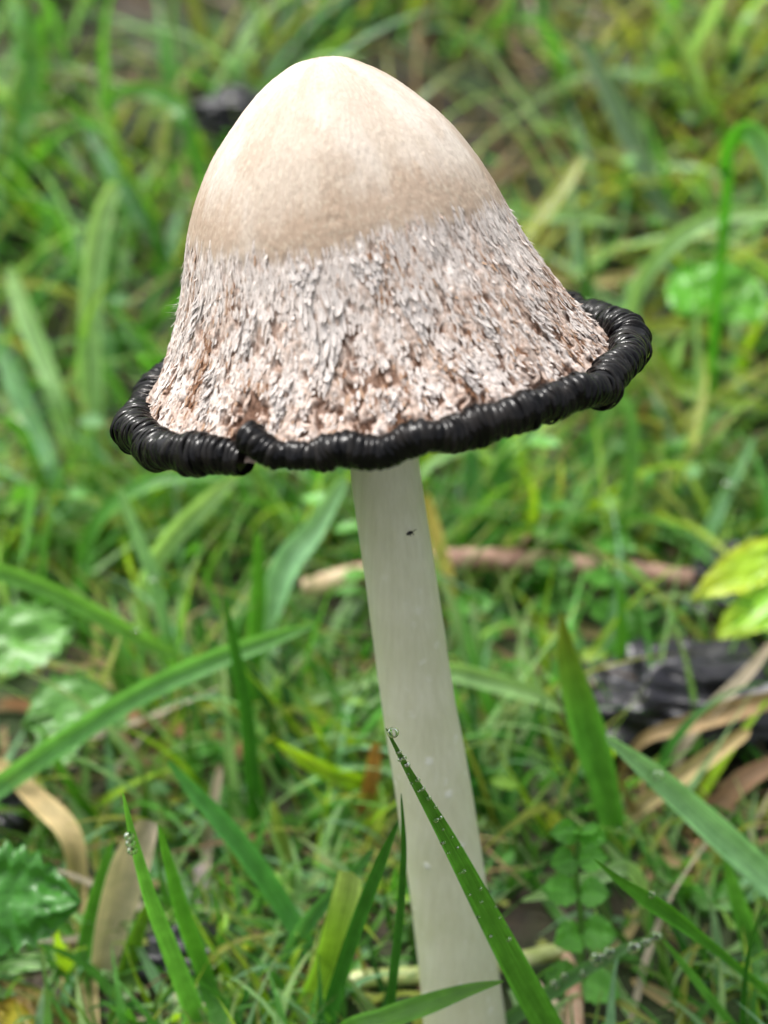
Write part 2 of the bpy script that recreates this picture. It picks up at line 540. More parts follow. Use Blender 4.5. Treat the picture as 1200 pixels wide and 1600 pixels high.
def build_cap():
    nt, ns = 1000, 300
    th = np.linspace(0, 2 * PI, nt, endpoint=False)[:, None] * np.ones(ns)[None]
    s = (np.linspace(0, 1, ns) ** 0.9)[None] * np.ones(nt)[:, None]
    c, sn = np.cos(th), np.sin(th)
    b = cap_boundary(th)
    shag = sstep(-0.022, 0.022, s - b + 0.03 * (fbm(c * 50, sn * 50, s * 40, 53, 2) - 0.5))
    low = np.clip((s - b) / (1 - b), 0, 1)
    warp = fbm(c * 11, sn * 11, s * 20, 41) - 0.5
    th2 = th + warp * 0.07
    c2, s2 = np.cos(th2), np.sin(th2)
    streak = fbm(c2 * 30, s2 * 30, s * 13, 42, 3)                 # long matted strands
    fine = fbm(c2 * 75, s2 * 75, s * 55, 43, 2)
    clump = fbm(c2 * 14, s2 * 14, s * 16, 51, 2)
    holes = fbm(c2 * 24, s2 * 24, s * 34, 44, 3)
    rel = 0.40 * streak + 0.38 * fine + 0.22 * clump
    gap = sstep(0.52, 0.64, 1 - rel) * (0.35 + 0.6 * low) + sstep(0.56, 0.68, holes) * sstep(0.15, 0.85, low) * 0.95
    gap = np.clip(gap, 0, 1)
    amp = (0.00030 + 0.00095 * low) * shag
    off = amp * (2 * rel - 0.9) - 0.0005 * gap * shag * (0.25 + low)
    smooth = 1 - shag
    wr = fbm(c * 40, sn * 40, s * 60, 45, 2)
    off = off + smooth * (0.00016 * (wr - 0.5) + 0.00012)
    P, N = cap_point(th, s, off)
    # colour: cream skin on top with a tan stain at its torn edge, whitish fibres with rusty crevices below
    big = fbm(c * 2.4 + 7, sn * 2.4, s * 4, 46, 3)
    cream = np.array([0.465, 0.395, 0.325]); pale = np.array([0.53, 0.475, 0.415]); tan = np.array([0.345, 0.255, 0.185])
    mixp = sstep(0.35, 0.65, big)[..., None]
    skin = cream * (1 - mixp) + pale * mixp
    st = np.exp(-((s - b + 0.045) / 0.085) ** 2) * sstep(0.22, 0.62, fbm(c * 2.2, sn * 2.2 + 4, s * 3, 47) + 0.32 * np.exp(-(angdiff(th, R(-84)) / 0.75) ** 2))
    st = np.clip(st * 0.85 + 0.34 * sstep(0.52, 0.72, fbm(c * 4, sn * 4 + 9, s * 9, 48)), 0, 0.85)[..., None]
    skin = skin * (1 - st) + tan * st
    fl = sstep(0.58, 0.72, fbm(c * 55 + 3 * warp, sn * 55, s * 120, 49, 2))[..., None] * 0.22
    skin = skin * (1 - fl) + np.array([0.60, 0.54, 0.43]) * fl
    white = np.array([0.63, 0.58, 0.545]); pink = np.array([0.42, 0.325, 0.27]); rust = np.array([0.23, 0.115, 0.062]); dark = np.array([0.09, 0.05, 0.035])
    pk = (sstep(0.36, 0.66, 0.5 * fbm(c * 8, sn * 8, s * 8, 50) + 0.5 * fbm(c2 * 30, s2 * 30, s * 22, 52, 2) + 0.13 * low - 0.10 * (1 - sstep(0.0, 0.35, low))))[..., None] * 0.85
    fibc = white * (1 - pk) + pink * pk
    g1 = (gap * 0.9)[..., None]
    fibc = fibc * (1 - g1) + rust * g1
    g2 = (sstep(0.50, 0.9, gap) * sstep(0.30, 0.85, low) * 0.75)[..., None]
    fibc = fibc * (1 - g2) + dark * g2
    C = skin * (1 - shag[..., None]) + fibc * shag[..., None]
    V = P.reshape(-1, 3); Cc = C.reshape(-1, 3)
    Lc = (V - RIMC)
    uv = np.stack([Lc @ U, Lc @ V_, Lc @ W], 1)
    o = mesh_obj('cap', V, grid_faces(nt, ns, wrap_u=True), M['cap'], mush, colr=Cc, uv=uv)
    o.data.attributes.new('shag', 'FLOAT', 'POINT').data.foreach_set('value', shag.astype(np.float32).ravel())
    return o
CAP = build_cap()

def flakes(th, s, ln, wd, lift, yaw, off0, ns=5):
    """fibrous strands lying down the cap's flank, lower tips standing off (arrays of one value per strand)"""
    n = len(th); t = np.linspace(0, 1, ns)
    bow = rng.uniform(-1, 1, n) * 0.06
    sc = s[:, None] + t[None] * (ln / MERID)[:, None]
    tc = th[:, None] + (yaw[:, None] * t[None] + bow[:, None] * np.sin(t * PI)[None]) * (ln / 0.03)[:, None]
    P, N = cap_point(tc, np.minimum(sc, 1.0), off0[:, None] + lift[:, None] * t[None] ** 2)
    P = P - (np.maximum(0, sc - 1.0) * MERID)[..., None] * W
    tang = -np.sin(tc)[..., None] * U + np.cos(tc)[..., None] * V_
    pw = 0.55 + 0.45 * np.sin(np.clip(t * 0.9 + 0.05, 0, 1) * PI)
    pw[-1] = 0.30
    w = wd[:, None] * pw[None]
    out = np.stack([P + tang * (x * w * 0.5)[..., None] + N * (w * 0.14 * (1 - x * x))[..., None] for x in (-1, 0, 1)], 2)
    uv = np.zeros(out.shape[:3] + (2,))
    uv[..., 0] = np.array([-1, 0, 1]) * 0.5 + (th * 50)[:, None, None]; uv[..., 1] = (t[None] * (ln * 700)[:, None] + (th * 31)[:, None])[..., None]
    return out, uv

def build_fibres():
    n = 19000
    th = rng.uniform(0, 2 * PI, n); b = cap_boundary(th)
    lo = rng.random(n) ** 0.85
    s = b - 0.026 * rng.random(n) ** 2 - 0.004 + lo * (0.985 - b)
    ln = rng.uniform(0.0005, 0.0017, n) * (1.25 - 0.35 * lo); wd = rng.uniform(0.00016, 0.00050, n) * (0.85 + 0.5 * lo)
    lift = rng.uniform(0.0, 0.00017, n) * (0.3 + lo) + (rng.random(n) < 0.05) * rng.uniform(0.0002, 0.0006, n)
    yaw = rng.normal(0, 0.14, n)
    c, sn = np.cos(th), np.sin(th)
    cl = fbm(c * 14, sn * 14, s * 16, 51, 2)
    keep = (cl > 0.30 + 0.12 * rng.random(n)) & (fbm(c * 24, sn * 24, s * 34, 44, 3) < 0.64)
    off0 = (0.00005 + 0.0009 * lo * (cl - 0.5) + 0.00006)
    P, uv = flakes(th, s, ln, wd, lift, yaw, off0)
    white = np.array([0.67, 0.615, 0.58]); pink = np.array([0.53, 0.42, 0.355]); tanc = np.array([0.42, 0.28, 0.19]); rust = np.array([0.22, 0.115, 0.065])
    pk = fbm(c * 8, sn * 8, s * 8, 50) + 0.22 * lo ** 1.5 - 0.05 + rng.normal(0, 0.13, n)
    C = np.where((pk < 0.60)[:, None], white, np.where((pk < 0.72)[:, None], pink, np.where((pk < 0.80)[:, None], tanc, rust))) * rng.uniform(0.88, 1.06, n)[:, None]
    P, uv, C = P[keep], uv[keep], C[keep]
    m = len(P)
    F = (grid_faces(5, 3)[None] + (np.arange(m) * 15)[:, None, None]).reshape(-1, 4)
    o = mesh_obj('fibres', P.reshape(-1, 3), F, M['fibre'], mush, colr=np.repeat(C, 15, 0), uv=uv.reshape(-1, 2))
    o['kind'] = 'stuff'
    # the larger scales that can be picked out one by one: tufts of strands running to a point
    big = [(-99, .64, .0150, .0075, .0007), (-124, .66, .008, .005, .0006), (-74, .66, .009, .0055, .0005), (-56, .72, .008, .005, .0006),
           (-112, .82, .007, .0045, .0008), (-66, .83, .007, .004, .0008), (-38, .78, .007, .004, .0006), (-136, .80, .007, .004, .0008),
           (-175, .68, .0045, .0016, .0016), (-177, .87, .0055, .0018, .0018), (-86, .86, .006, .0035, .0008), (-104, .575, .006, .007, .0003),
           (-84, .58, .006, .006, .0003), (-150, .64, .008, .005, .0006)]
    for a, s0, L, wd, lift in big:
        k = 40 if wd > .003 else 9
        v = rng.random(k) ** 1.3
        x = rng.uniform(-1, 1, k) * (1 - 0.85 * v)
        th = R(a) + x * wd * 0.5 / 0.032
        ln = L * rng.uniform(0.12, 0.26, k)
        P, uv = flakes(th, s0 + v * L * 0.72 / MERID, ln, rng.uniform(.05, .11, k) * wd, lift * rng.uniform(.3, 1.2, k), -x * 0.12 + rng.normal(0, .15, k), 0.00012 + 0.00018 * rng.random(k))
        F = (grid_faces(5, 3)[None] + (np.arange(k) * 15)[:, None, None]).reshape(-1, 4)
        cc = np.array([0.64, 0.60, 0.575]) * rng.uniform(0.72, 1.06, k)[:, None]
        mesh_obj('scale', P.reshape(-1, 3), F, M['fibre'], CAP, colr=np.repeat(cc, 15, 0), uv=uv.reshape(-1, 2))
build_fibres()

# rolled rim: a core and the gill edges wrapped round it
PH0, PH1 = R(-116.5), R(-116.5) + 2 * PI - R(1.5)
def rim_path(ph):
    ph = np.asarray(ph, float)
    c, s = np.cos(ph), np.sin(ph)
    dr = 0.0022 * (fbm(c * 1.6 + 2, s * 1.6, 0.3, 61, 2) - 0.5) + 0.0028 * (fbm(c * 6 + 2, s * 6, 0.3, 62, 2) - 0.5)
    h = 0.0018 * (fbm(c * 1.8 + 8, s * 1.8, 0.3, 63, 2) - 0.5) + 0.0026 * (fbm(c * 7 + 8, s * 7, 0.7, 64, 2) - 0.5)
    rho = 0.0030 * (1 + 0.40 * (fbm(c * 4, s * 4 + 3, 0.9, 65, 2) - 0.5) + 0.42 * (fbm(c * 11, s * 11 + 3, 0.9, 66, 2) - 0.5))
    rho = rho * (1 - 0.22 * np.exp(-(angdiff(ph, R(-95)) / 0.6) ** 2) - 0.06 * np.exp(-(angdiff(ph, R(-40)) / 0.4) ** 2))
    h = h + 0.0022 * sstep(-0.1, 0.8, np.sin(ph)) + 0.0004 * sstep(0.5, 1.0, -np.sin(ph))
    # the free ends on either side of the torn notch
    e0, e1 = ph - PH0, PH1 - ph
    h = h + 0.0026 * np.exp(-(e0 / 0.075) ** 2) - 0.0009 * np.exp(-(e1 / 0.14) ** 2) - 0.0008 * np.exp(-((e0 - 0.2) / 0.08) ** 2)
    rho = rho * (1 - 0.30 * np.exp(-(e1 / 0.07) ** 2)) * np.where(e0 < 0.04, 0.80 + 0.2 * np.clip(e0 / 0.04, 0, 1), 1)
    rr = 0.0379 + dr
    P = RIMC + (rr * c)[..., None] * U + (rr * s)[..., None] * V_ + h[..., None] * W
    return P, rho

def build_rim():
    n = 420
    ph = np.linspace(PH0, PH1, n)
    C, rho = rim_path(ph)
    Vt, F = tube(C, rho * 0.915, 32, 0.10 * (fbm(np.cos(np.linspace(0, 2 * PI, 32, endpoint=False))[None] * 1.2, np.sin(np.linspace(0, 2 * PI, 32, endpoint=False))[None] * 1.2, (ph * 9)[:, None], 67) - 0.5))
    rim = mesh_obj('rolled_rim', Vt, F, M['ink'], mush)
    arc = np.concatenate([[0], np.cumsum(np.linalg.norm(np.diff(C, axis=0), axis=1))])
    T = tangents(C)
    pos, k = 0.0002, 0
    na, ntau = 30, 7
    a = np.linspace(0, 2 * PI, na, endpoint=False)
    x = np.linspace(-1, 1, ntau)
    while pos < arc[-1] - 0.0002 and k < 296:
        w = random.uniform(0.00074, 0.00094)
        f = np.interp(pos, arc, np.arange(n)); i = int(f)
        P = C[i] + (C[min(i + 1, n - 1)] - C[i]) * (f - i)
        r = np.interp(pos, arc, rho) * random.uniform(0.97, 1.03)
        phk = np.interp(pos, arc, ph)
        t = T[i]
        Nn = nrm(math.cos(phk) * U + math.sin(phk) * V_ - t * np.dot(t, math.cos(phk) * U + math.sin(phk) * V_))
        B = np.cross(t, Nn); B = B if np.dot(B, W) > 0 else -B
        slant = (0.12 + 0.8 * sstep(-1.2, 0.2, math.cos(phk)) * sstep(-0.2, 0.6, math.sin(phk) + 0.55)) * random.uniform(0.6, 1.2)
        jit = 1 + 0.05 * np.cos(a * 2 + random.uniform(0, 6)) + 0.025 * np.cos(a * 5 + random.uniform(0, 6))
        prof = np.sqrt(np.clip(1 - (0.93 * x) ** 2, 0, 1))
        rad = r * (0.865 + 0.14 * prof)[None, :] * jit[:, None]
        tau = w * 0.60 * x[None, :] + (slant * w * 1.2 * np.sin(a + 0.6))[:, None] + (0.12 * w * np.sin(a * 3 + random.uniform(0, 6)))[:, None]
        Vv = P + tau[..., None] * t + rad[..., None] * (np.cos(a)[:, None, None] * Nn + np.sin(a)[:, None, None] * B)
        Vv = Vv.reshape(-1, 3)
        mesh_obj('gill_edge', Vv, grid_faces(na, ntau, wrap_u=True), M['ink'], rim)
        pos += w * random.uniform(0.95, 1.06); k += 1
    # gills under the cap
    nt = 480
    th = np.linspace(0, 2 * PI, nt, endpoint=False)
    rows = []
    for j, (r, h) in enumerate([(0.0372, -0.001), (0.031, 0.0006), (0.020, 0.004), (0.0045, 0.010)]):
        hh = h + 0.0012 * (np.arange(nt) % 2)
        rows.append(RIMC + (r * np.cos(th))[:, None] * U + (r * np.sin(th))[:, None] * V_ + hh[:, None] * W)
    Vg = np.stack(rows, 1).reshape(-1, 3)
    g = mesh_obj('gills', Vg, grid_faces(nt, 4, wrap_u=True), M['ink'], mush, smooth=False)
build_rim()

# ------------------------------------------------------------------ grass blades
GREEN = (0.072, 0.245, 0.032); MID = (0.105, 0.320, 0.055); DEEP = (0.034, 0.145, 0.020); PALE_SHEEN = (0.290, 0.500, 0.215); BLUE_SHEEN = (0.230, 0.460, 0.260)  # the pale and blue greens hold sky sheen painted into the colour
LIME = (0.300, 0.500, 0.030); OLIVE = (0.300, 0.350, 0.075); STRAW = (0.43, 0.345, 0.18); TAN = (0.31, 0.215, 0.115); BROWN = (0.15, 0.088, 0.046); ORANGE = (0.46, 0.22, 0.06); GREY = (0.34, 0.30, 0.24); CREAM = (0.60, 0.51, 0.39)

def ribbon(C, wid, face, crease=0.25, twist=0.0, across=5):
    """leaf blade: a creased ribbon along C; face = direction its broad side looks at"""
    n = len(C); T = tangents(C)
    X = np.linspace(-1, 1, across)
    face = np.asarray(face, float)
    if face.ndim == 1: face = np.tile(face, (n, 1))
    Vv = np.zeros((n, across, 3)); uv = np.zeros((n, across, 2))
    L = np.concatenate([[0], np.cumsum(np.linalg.norm(np.diff(C, axis=0), axis=1))])
    for i in range(n):
        sd = np.cross(T[i], face[i]); sd = nrm(sd) if np.linalg.norm(sd) > 1e-6 else np.array([1.0, 0, 0])
        up = np.cross(sd, T[i])
        a = twist * (i / (n - 1) - 0.5)
        sd, up = sd * math.cos(a) + up * math.sin(a), up * math.cos(a) - sd * math.sin(a)
        Vv[i] = C[i] + np.outer(X, sd) * wid[i] * 0.5 - np.outer(1 - np.abs(X), up) * wid[i] * crease
        uv[i, :, 0] = X; uv[i, :, 1] = L[i] * 20
    return Vv.reshape(-1, 3), grid_faces(n, across), uv.reshape(-1, 2)

def blade(label, px, w, Y, c, group=None, mat='grass', name='grass_blade', roll=None, twist=None, tipc=None, cat='grass blade', root=True, blunt=False, crease=0.22):
    """a blade traced tip first: px pixel points, w widths in pixels (same count), Y one depth or tip and base depth"""
    m = len(px)
    Ys = np.linspace(Y[0], Y[1], m) if isinstance(Y, tuple) else np.full(m, Y)
    P = [at(x, y, yy) for (x, y), yy in zip(px, Ys)]
    wd = [wi / FPX * depth(p) for wi, p in zip(w, P)]
    if root:
        e = P[-1]; gz = float(ground_z(e[0], e[1]))
        if e[2] > gz + 0.004:
            d = nrm(P[-1] - P[-2]); hgt = e[2] - gz
            q = np.array([e[0] + d[0] * 0.35 * hgt, e[1] + 0.12 * hgt, 0]); q[2] = float(ground_z(q[0], q[1])) - 0.003
            P.append(q); wd.append(wd[-1] * 0.8)
    n = 8 + 5 * len(P)
    C = spline(P, n); wid = np.maximum(spline(np.stack([wd] * 3, 1), n)[:, 0], 0.0002)
    if not blunt: wid[0] = 0.00015
    fdir = nrm(CAMP - C[n // 2])
    a = random.uniform(-0.5, 0.5) if roll is None else roll
    ax = nrm(C[-1] - C[0])
    fdir = fdir * math.cos(a) + np.cross(ax, fdir) * math.sin(a) + ax * np.dot(ax, fdir) * (1 - math.cos(a))
    tw = random.uniform(-0.7, 0.7) if twist is None else twist
    V, F, uv = ribbon(C, wid, fdir, crease, tw)
    cb = np.array(c) * random.uniform(0.92, 1.08); ct = np.array(tipc) if tipc is not None else cb * np.array([1.1, 1.03, 1.0])
    t = np.repeat(np.linspace(0, 1, n), 5)[:, None]
    edge = np.tile(np.abs(np.linspace(-1, 1, 5)), n)[:, None]
    Cc = (ct * (1 - sstep(0, 0.45, t)) + cb * sstep(0, 0.45, t)) * (0.93 + 0.38 * edge ** 3)
    base = C[-1]
    o = mesh_obj(name, V, F, M[mat], loc=base, colr=Cc, uv=uv)
    tag(o, label, cat, group)
    return o, C, wid

BL = {}
def B(key, label, px, w, Y, c, **kw):
    BL[key] = blade(label, px, w, Y, c, **kw)

# --- blades round the stem, in or near the plane of focus
B('main', 'sharp green grass blade slanting across the stem, beaded with dew', [(603, 1138), (640, 1208), (700, 1312), (760, 1425), (818, 1535), (872, 1640)], [3, 12, 27, 38, 46, 48], (-.040, -.034), (.085, .27, .035), roll=-.25, twist=.3, crease=.3, tipc=(.07, .17, .04))
B('thin', 'dark thin upright blade standing against the left edge of the stem', [(627, 1240), (631, 1330), (624, 1440), (611, 1560), (606, 1640)], [4, 13, 17, 19, 19], -.030, DEEP, roll=.7, twist=.4)
B('s3', 'deep green blade leaning right, its tip touching the stem', [(622, 1285), (594, 1350), (556, 1450), (524, 1550), (500, 1640)], [4, 20, 27, 30, 32], (-.028, -.02), DEEP, roll=.5)
B('lime', 'broad lime yellow blade with a cut square top beside the stem', [(547, 1368), (536, 1430), (512, 1520), (480, 1600), (455, 1660)], [42, 52, 55, 60, 60], (-.016, -.018), (.28, .50, .05), blunt=True, twist=.2, roll=.2, tipc=(.34, .46, .16))
B('s5', 'bluish green blade curving right between two darker blades left of stem', [(585, 1325), (540, 1378), (483, 1440), (445, 1510), (420, 1620)], [6, 18, 25, 27, 26], (-.012, -.006), (.07, .22, .075))
B('l1', 'sharp mid green blade with dew at its bend, left of the stem', [(192, 1238), (207, 1305), (234, 1400), (268, 1490), (318, 1620)], [3, 13, 22, 29, 33], (-.030, -.024), MID, roll=.2)
B('l2', 'mid green upright blade close beside the dewy sharp one', [(247, 1288), (264, 1350), (290, 1440), (322, 1530), (352, 1630)], [4, 17, 26, 28, 28], (-.020, -.016), GREEN)
B('l3', 'bright green blade arching down towards the lime yellow one', [(260, 1186), (300, 1234), (352, 1292), (402, 1355), (448, 1425), (492, 1500)], [4, 22, 32, 36, 36, 30], (.006, -.002), (.085, .30, .075), roll=-.3)
B('l4', 'dark green blade bending back over the pale dead leaf', [(178, 1310), (152, 1390), (133, 1480), (128, 1560), (150, 1630)], [5, 20, 26, 27, 26], (.0, -.01), GREEN)
B('l5', 'short olive green blade in front of the pale dead leaf', [(238, 1395), (216, 1455), (196, 1530), (180, 1620)], [6, 24, 30, 30], (-.008, -.012), (.085, .20, .022))
B('l6', 'pale green blade lying low across the bottom straw litter', [(235, 1555), (180, 1520), (110, 1500), (40, 1505), (-30, 1530)], [8, 22, 26, 24, 20], (.004, .002), PALE_SHEEN)
B('f11', 'green blade lying across the very foot of the stem', [(787, 1533), (735, 1546), (670, 1568), (600, 1592), (530, 1622)], [4, 20, 33, 36, 34], (-.038, -.034), (.065, .19, .02), roll=.4)
B('f12', 'folded dark green blade pointing at the stem, right of the nettle-like sprig', [(928, 1342), (972, 1378), (1030, 1418), (1090, 1462), (1150, 1510), (1215, 1572)], [3, 20, 34, 22, 15, 14], (-.028, -.022), GREEN, roll=.6, crease=.4)
B('f13', 'dewy blade strung with large water drops, right of the stem foot', [(1032, 1462), (985, 1478), (920, 1512), (860, 1550), (790, 1598), (740, 1640)], [5, 14, 20, 24, 24, 24], (-.020, -.024), (.10, .24, .085))
B('f14', 'narrow green blade slanting under the folded dark blade', [(1036, 1468), (1066, 1505), (1100, 1548), (1142, 1600), (1170, 1640)], [4, 11, 14, 14, 14], -.022, MID)
B('f15', 'hair-thin dark blade standing upright at the dewy blade side', [(1190, 1418), (1170, 1490), (1162, 1560), (1160, 1640)], [2, 7, 9, 10], -.026, DEEP)
B('f16', 'broad pale blue-green blade sloping across the brown straw', [(945, 1150), (1018, 1208), (1110, 1290), (1200, 1372), (1280, 1440)], [10, 34, 46, 50, 50], (.008, -.004), (.24, .50, .24), roll=-.2, twist=.1)
B('f17', 'broad mid green blade standing upright before the black rotten lump', [(876, 955), (890, 1040), (918, 1140), (946, 1240), (968, 1345)], [6, 38, 56, 46, 30], (.030, .020), MID, roll=.2, twist=.5, crease=.5, tipc=(.15, .20, .03))
B('f18', 'short pale green blade tip poking left over the crinkled sprig', [(814, 1408), (865, 1392), (930, 1372), (990, 1362)], [4, 22, 24, 22], (-.004, .004), PALE_SHEEN)
B('g1', 'long pale blade arching from the left across to the stem', [(492, 976), (420, 1000), (330, 1034), (220, 1084), (110, 1152), (0, 1228), (-60, 1270)], [6, 26, 34, 36, 36, 36, 34], (.045, .02), (.15, .40, .115), roll=-.3)
B('g2', 'green blade drooping rightwards above the long pale arching blade', [(310, 1036), (240, 1010), (165, 968), (80, 924), (-10, 893), (-70, 900)], [5, 22, 27, 28, 28, 26], (.065, .05), (.15, .37, .08))
B('g3', 'wide pale blue-green blade leaning right behind the stem top', [(540, 745), (492, 825), (448, 880), (420, 960), (398, 1060), (392, 1130)], [18, 36, 46, 40, 36, 34], (.085, .07), BLUE_SHEEN)
B('g4', 'bright green upright blade beside the wide blue-green blade', [(402, 830), (404, 920), (398, 1010), (392, 1110)], [10, 24, 26, 24], .062, (.085, .28, .035))
B('g5', 'dark narrow blade crossing behind the long pale arching blade', [(350, 930), (366, 1010), (385, 1110), (392, 1190), (400, 1270)], [4, 16, 22, 24, 22], .030, DEEP)
B('g6', 'green blade arched like a hoop under the cap rim', [(400, 752), (320, 742), (240, 752), (172, 790), (135, 850), (125, 930)], [5, 18, 24, 24, 22, 20], (.115, .105), MID)
B('g7', 'pale blade leaning up to the cap rim beside the hooped blade', [(372, 742), (318, 790), (262, 850), (228, 910), (220, 980)], [12, 30, 34, 28, 24], (.10, .09), PALE_SHEEN)
B('g8', 'bluish blade with a bright drop drooping below the hooped blade', [(186, 760), (212, 830), (240, 905), (258, 980), (266, 1040)], [8, 18, 22, 22, 20], (.085, .08), BLUE_SHEEN)
B('g9', 'yellowing blade slanting low behind the long pale arch', [(255, 1120), (330, 1102), (430, 1100), (500, 1120)], [5, 18, 22, 20], (.07, .06), (.24, .34, .03))
B('g10', 'green blade running level behind the stem at mid height', [(605, 1052), (540, 1072), (470, 1098), (420, 1130)], [18, 22, 20, 16], (.07, .06), PALE_SHEEN)
B('g11', 'pale arched blade leaving the stem towards the upright green blade', [(880, 1112), (840, 1088), (770, 1066), (700, 1050), (640, 1060)], [5, 24, 30, 30, 26], (.045, .05), PALE_SHEEN)
B('g12', 'silvery wet blade low between the stem and the upright green blade', [(880, 1172), (820, 1160), (760, 1138), (710, 1095), (680, 1050)], [14, 32, 36, 30, 24], (.06, .07), BLUE_SHEEN)
B('g13', 'lime yellow blade tip pointing left below the brown runner', [(428, 1156), (470, 1185), (520, 1210), (575, 1232)], [4, 22, 28, 26], (.03, .035), LIME)
B('g14', 'thin green blade rising at the right of the upright broad blade', [(966, 900), (972, 980), (970, 1060), (962, 1150)], [5, 16, 20, 20], .07, GREEN)
B('g15', 'yellow green blade standing left of the cut square-topped blade', [(425, 1252), (440, 1310), (458, 1380), (470, 1440)], [8, 22, 24, 20], .02, (.20, .30, .08))
B('g16', 'wavy blue-green blade crawling below the arching bright blade', [(480, 1440), (430, 1470), (390, 1510), (340, 1540), (300, 1590)], [6, 22, 26, 24, 22], .008, (.10, .25, .10))
B('g17', 'dark green blade leaning left under the pale arched blade', [(850, 1090), (830, 1150), (800, 1210), (780, 1290)], [4, 16, 20, 18], .04, DEEP)
B('g18', 'mid green blade crossing low right of the stem foot', [(940, 1500), (880, 1440), (850, 1400), (810, 1360)], [4, 14, 16, 14], .012, MID)
B('g19', 'pale green blade rising past the folded stalk', [(1000, 1600), (960, 1540), (940, 1480), (930, 1420)][::-1], [4, 16, 20, 22], -.006, PALE_SHEEN)
B('g20', 'green blade curving out from below the broad blue-green blade', [(1130, 1330), (1150, 1400), (1175, 1480), (1190, 1560)], [4, 24, 32, 34], .0, MID)
B('g21', 'bright narrow blade bending over the pale fallen straw on the left', [(60, 1130), (100, 1210), (150, 1290), (180, 1370)], [4, 14, 18, 18], .03, (.085, .26, .03))
B('g22', 'olive blade leaning over the yellow leaves at the corner', [(60, 1560), (110, 1590), (160, 1640)], [6, 22, 26], -.012, OLIVE)
B('g23', 'fine green blade upright between the two sharp left blades and the arching one', [(330, 1380), (345, 1450), (352, 1530), (360, 1620)], [3, 10, 13, 14], -.006, MID)
# --- blades seen soft behind the cap
UPB = 'soft blades behind the cap'
B('h1', 'tall pale blade drooping straight down left of the cap', [(182, 285), (160, 340), (146, 430), (140, 540), (146, 690)], [22, 34, 36, 36, 34], (.20, .17), PALE_SHEEN)
B('h2', 'pale wide blade leaning right at the far left of the cap', [(12, 415), (34, 480), (66, 560), (96, 650)], [22, 36, 34, 30], (.20, .17), PALE_SHEEN)
B('h3', 'grey-green blade drooping left of the rim', [(0, 545), (18, 600), (60, 680), (90, 760)], [12, 26, 26, 24], (.16, .14), BLUE_SHEEN)
B('h4', 'bright blade folded over like a hook right of the cap', [(1240, 330), (1205, 250), (1170, 205), (1142, 225), (1132, 270), (1134, 320)], [34, 38, 32, 24, 20, 18], (.16, .17), (.085, .34, .03), tipc=(.30, .52, .28))
B('h5', 'pale green blade reaching right below the hooked bright blade', [(1230, 330), (1140, 336), (1065, 368), (1010, 430), (985, 500)], [10, 24, 28, 24, 20], (.17, .18), PALE_SHEEN)
B('h6', 'long grey-blue blade hanging down the bank above the cap', [(905, 60), (945, 130), (985, 215), (1020, 290), (1050, 360)], [16, 30, 36, 34, 26], (.31, .27), (.14, .235, .15))
B('h7', 'olive straw-coloured blade leaning right behind the cap shoulder', [(912, 240), (880, 290), (845, 340), (815, 400)], [10, 26, 30, 28], (.25, .22), OLIVE)
B('h8', 'pale level blade behind the cap shoulder', [(965, 350), (900, 336), (840, 338), (770, 350)], [8, 22, 24, 22], (.24, .24), PALE_SHEEN)
B('h9', 'green blade bowed over right of the rim', [(950, 596), (985, 650), (985, 740), (965, 850)], [8, 20, 24, 22], (.14, .12), (.10, .27, .04))
B('h10', 'bluish blade leaning right towards the yellow leaf', [(1180, 680), (1140, 760), (1108, 830), (1085, 900)], [6, 18, 22, 22], (.13, .12), BLUE_SHEEN)
B('h11', 'upright blue-green blade just right of the stem top', [(735, 700), (742, 770), (752, 850), (758, 930)], [20, 30, 30, 26], (.14, .13), (.075, .24, .08))
B('h12', 'grey-green wide blade lying down the bank at the top right', [(1200, 90), (1130, 105), (1060, 90), (990, 60)], [10, 24, 28, 26], (.40, .42), (.17, .25, .15))
B('h13', 'bright green blade leaning at the far top left', [(40, 0), (48, 90), (40, 170), (30, 240)], [14, 28, 28, 24], (.33, .30), (.09, .27, .04))
B('h14', 'pale blue-green leaf-like blade above the cap top', [(590, 20), (540, 40), (500, 70), (470, 110)], [20, 40, 36, 26], (.42, .40), (.12, .30, .13))
B('h15', 'green blade bowing left over the dark hole', [(150, 170), (210, 140), (270, 160), (300, 220)], [6, 20, 24, 22], (.30, .28), MID)
B('h16', 'yellow green blade leaning right below the bright round leaf', [(1200, 640), (1120, 620), (1060, 600), (1000, 560)], [8, 26, 30, 24], (.17, .19), (.20, .34, .03))
B('h17', 'narrow brownish blade lying level across the top right', [(1200, 60), (1080, 45), (960, 50), (860, 30)], [6, 18, 22, 20], (.42, .44), OLIVE)
B('h18', 'long olive blade lying slantwise under the hooked blade', [(1180, 560), (1100, 520), (1030, 510), (960, 540)], [6, 18, 20, 18], (.20, .22), OLIVE)
# --- dead grass, straw
D = dict(mat='straw', name='dead_grass_blade', cat='dead grass')
B('d1', 'tan dead blade kinked downward at the left edge', [(-10, 1185), (58, 1248), (112, 1310), (124, 1420), (138, 1530), (146, 1640)], [20, 34, 36, 26, 26, 24], (.03, -.004), STRAW, **D)
B('d2', 'pale curled dead leaf blade standing among the left blades', [(232, 1285), (205, 1350), (178, 1440), (160, 1520)], [34, 62, 56, 40], (.0, -.008), CREAM, blunt=True, tipc=(.42, .36, .30), **D)
B('d3', 'pale fallen straw lying level behind the sharp left blades', [(60, 1270), (150, 1256), (230, 1246), (300, 1240)], [10, 26, 26, 20], (.05, .055), (.45, .40, .20), **D)
B('d4', 'reddish brown dead runner lying across the left sward', [(0, 1098), (90, 1102), (180, 1112), (280, 1138), (390, 1168), (430, 1180)], [14, 22, 22, 24, 24, 16], (.075, .05), (.30, .15, .07), **D)
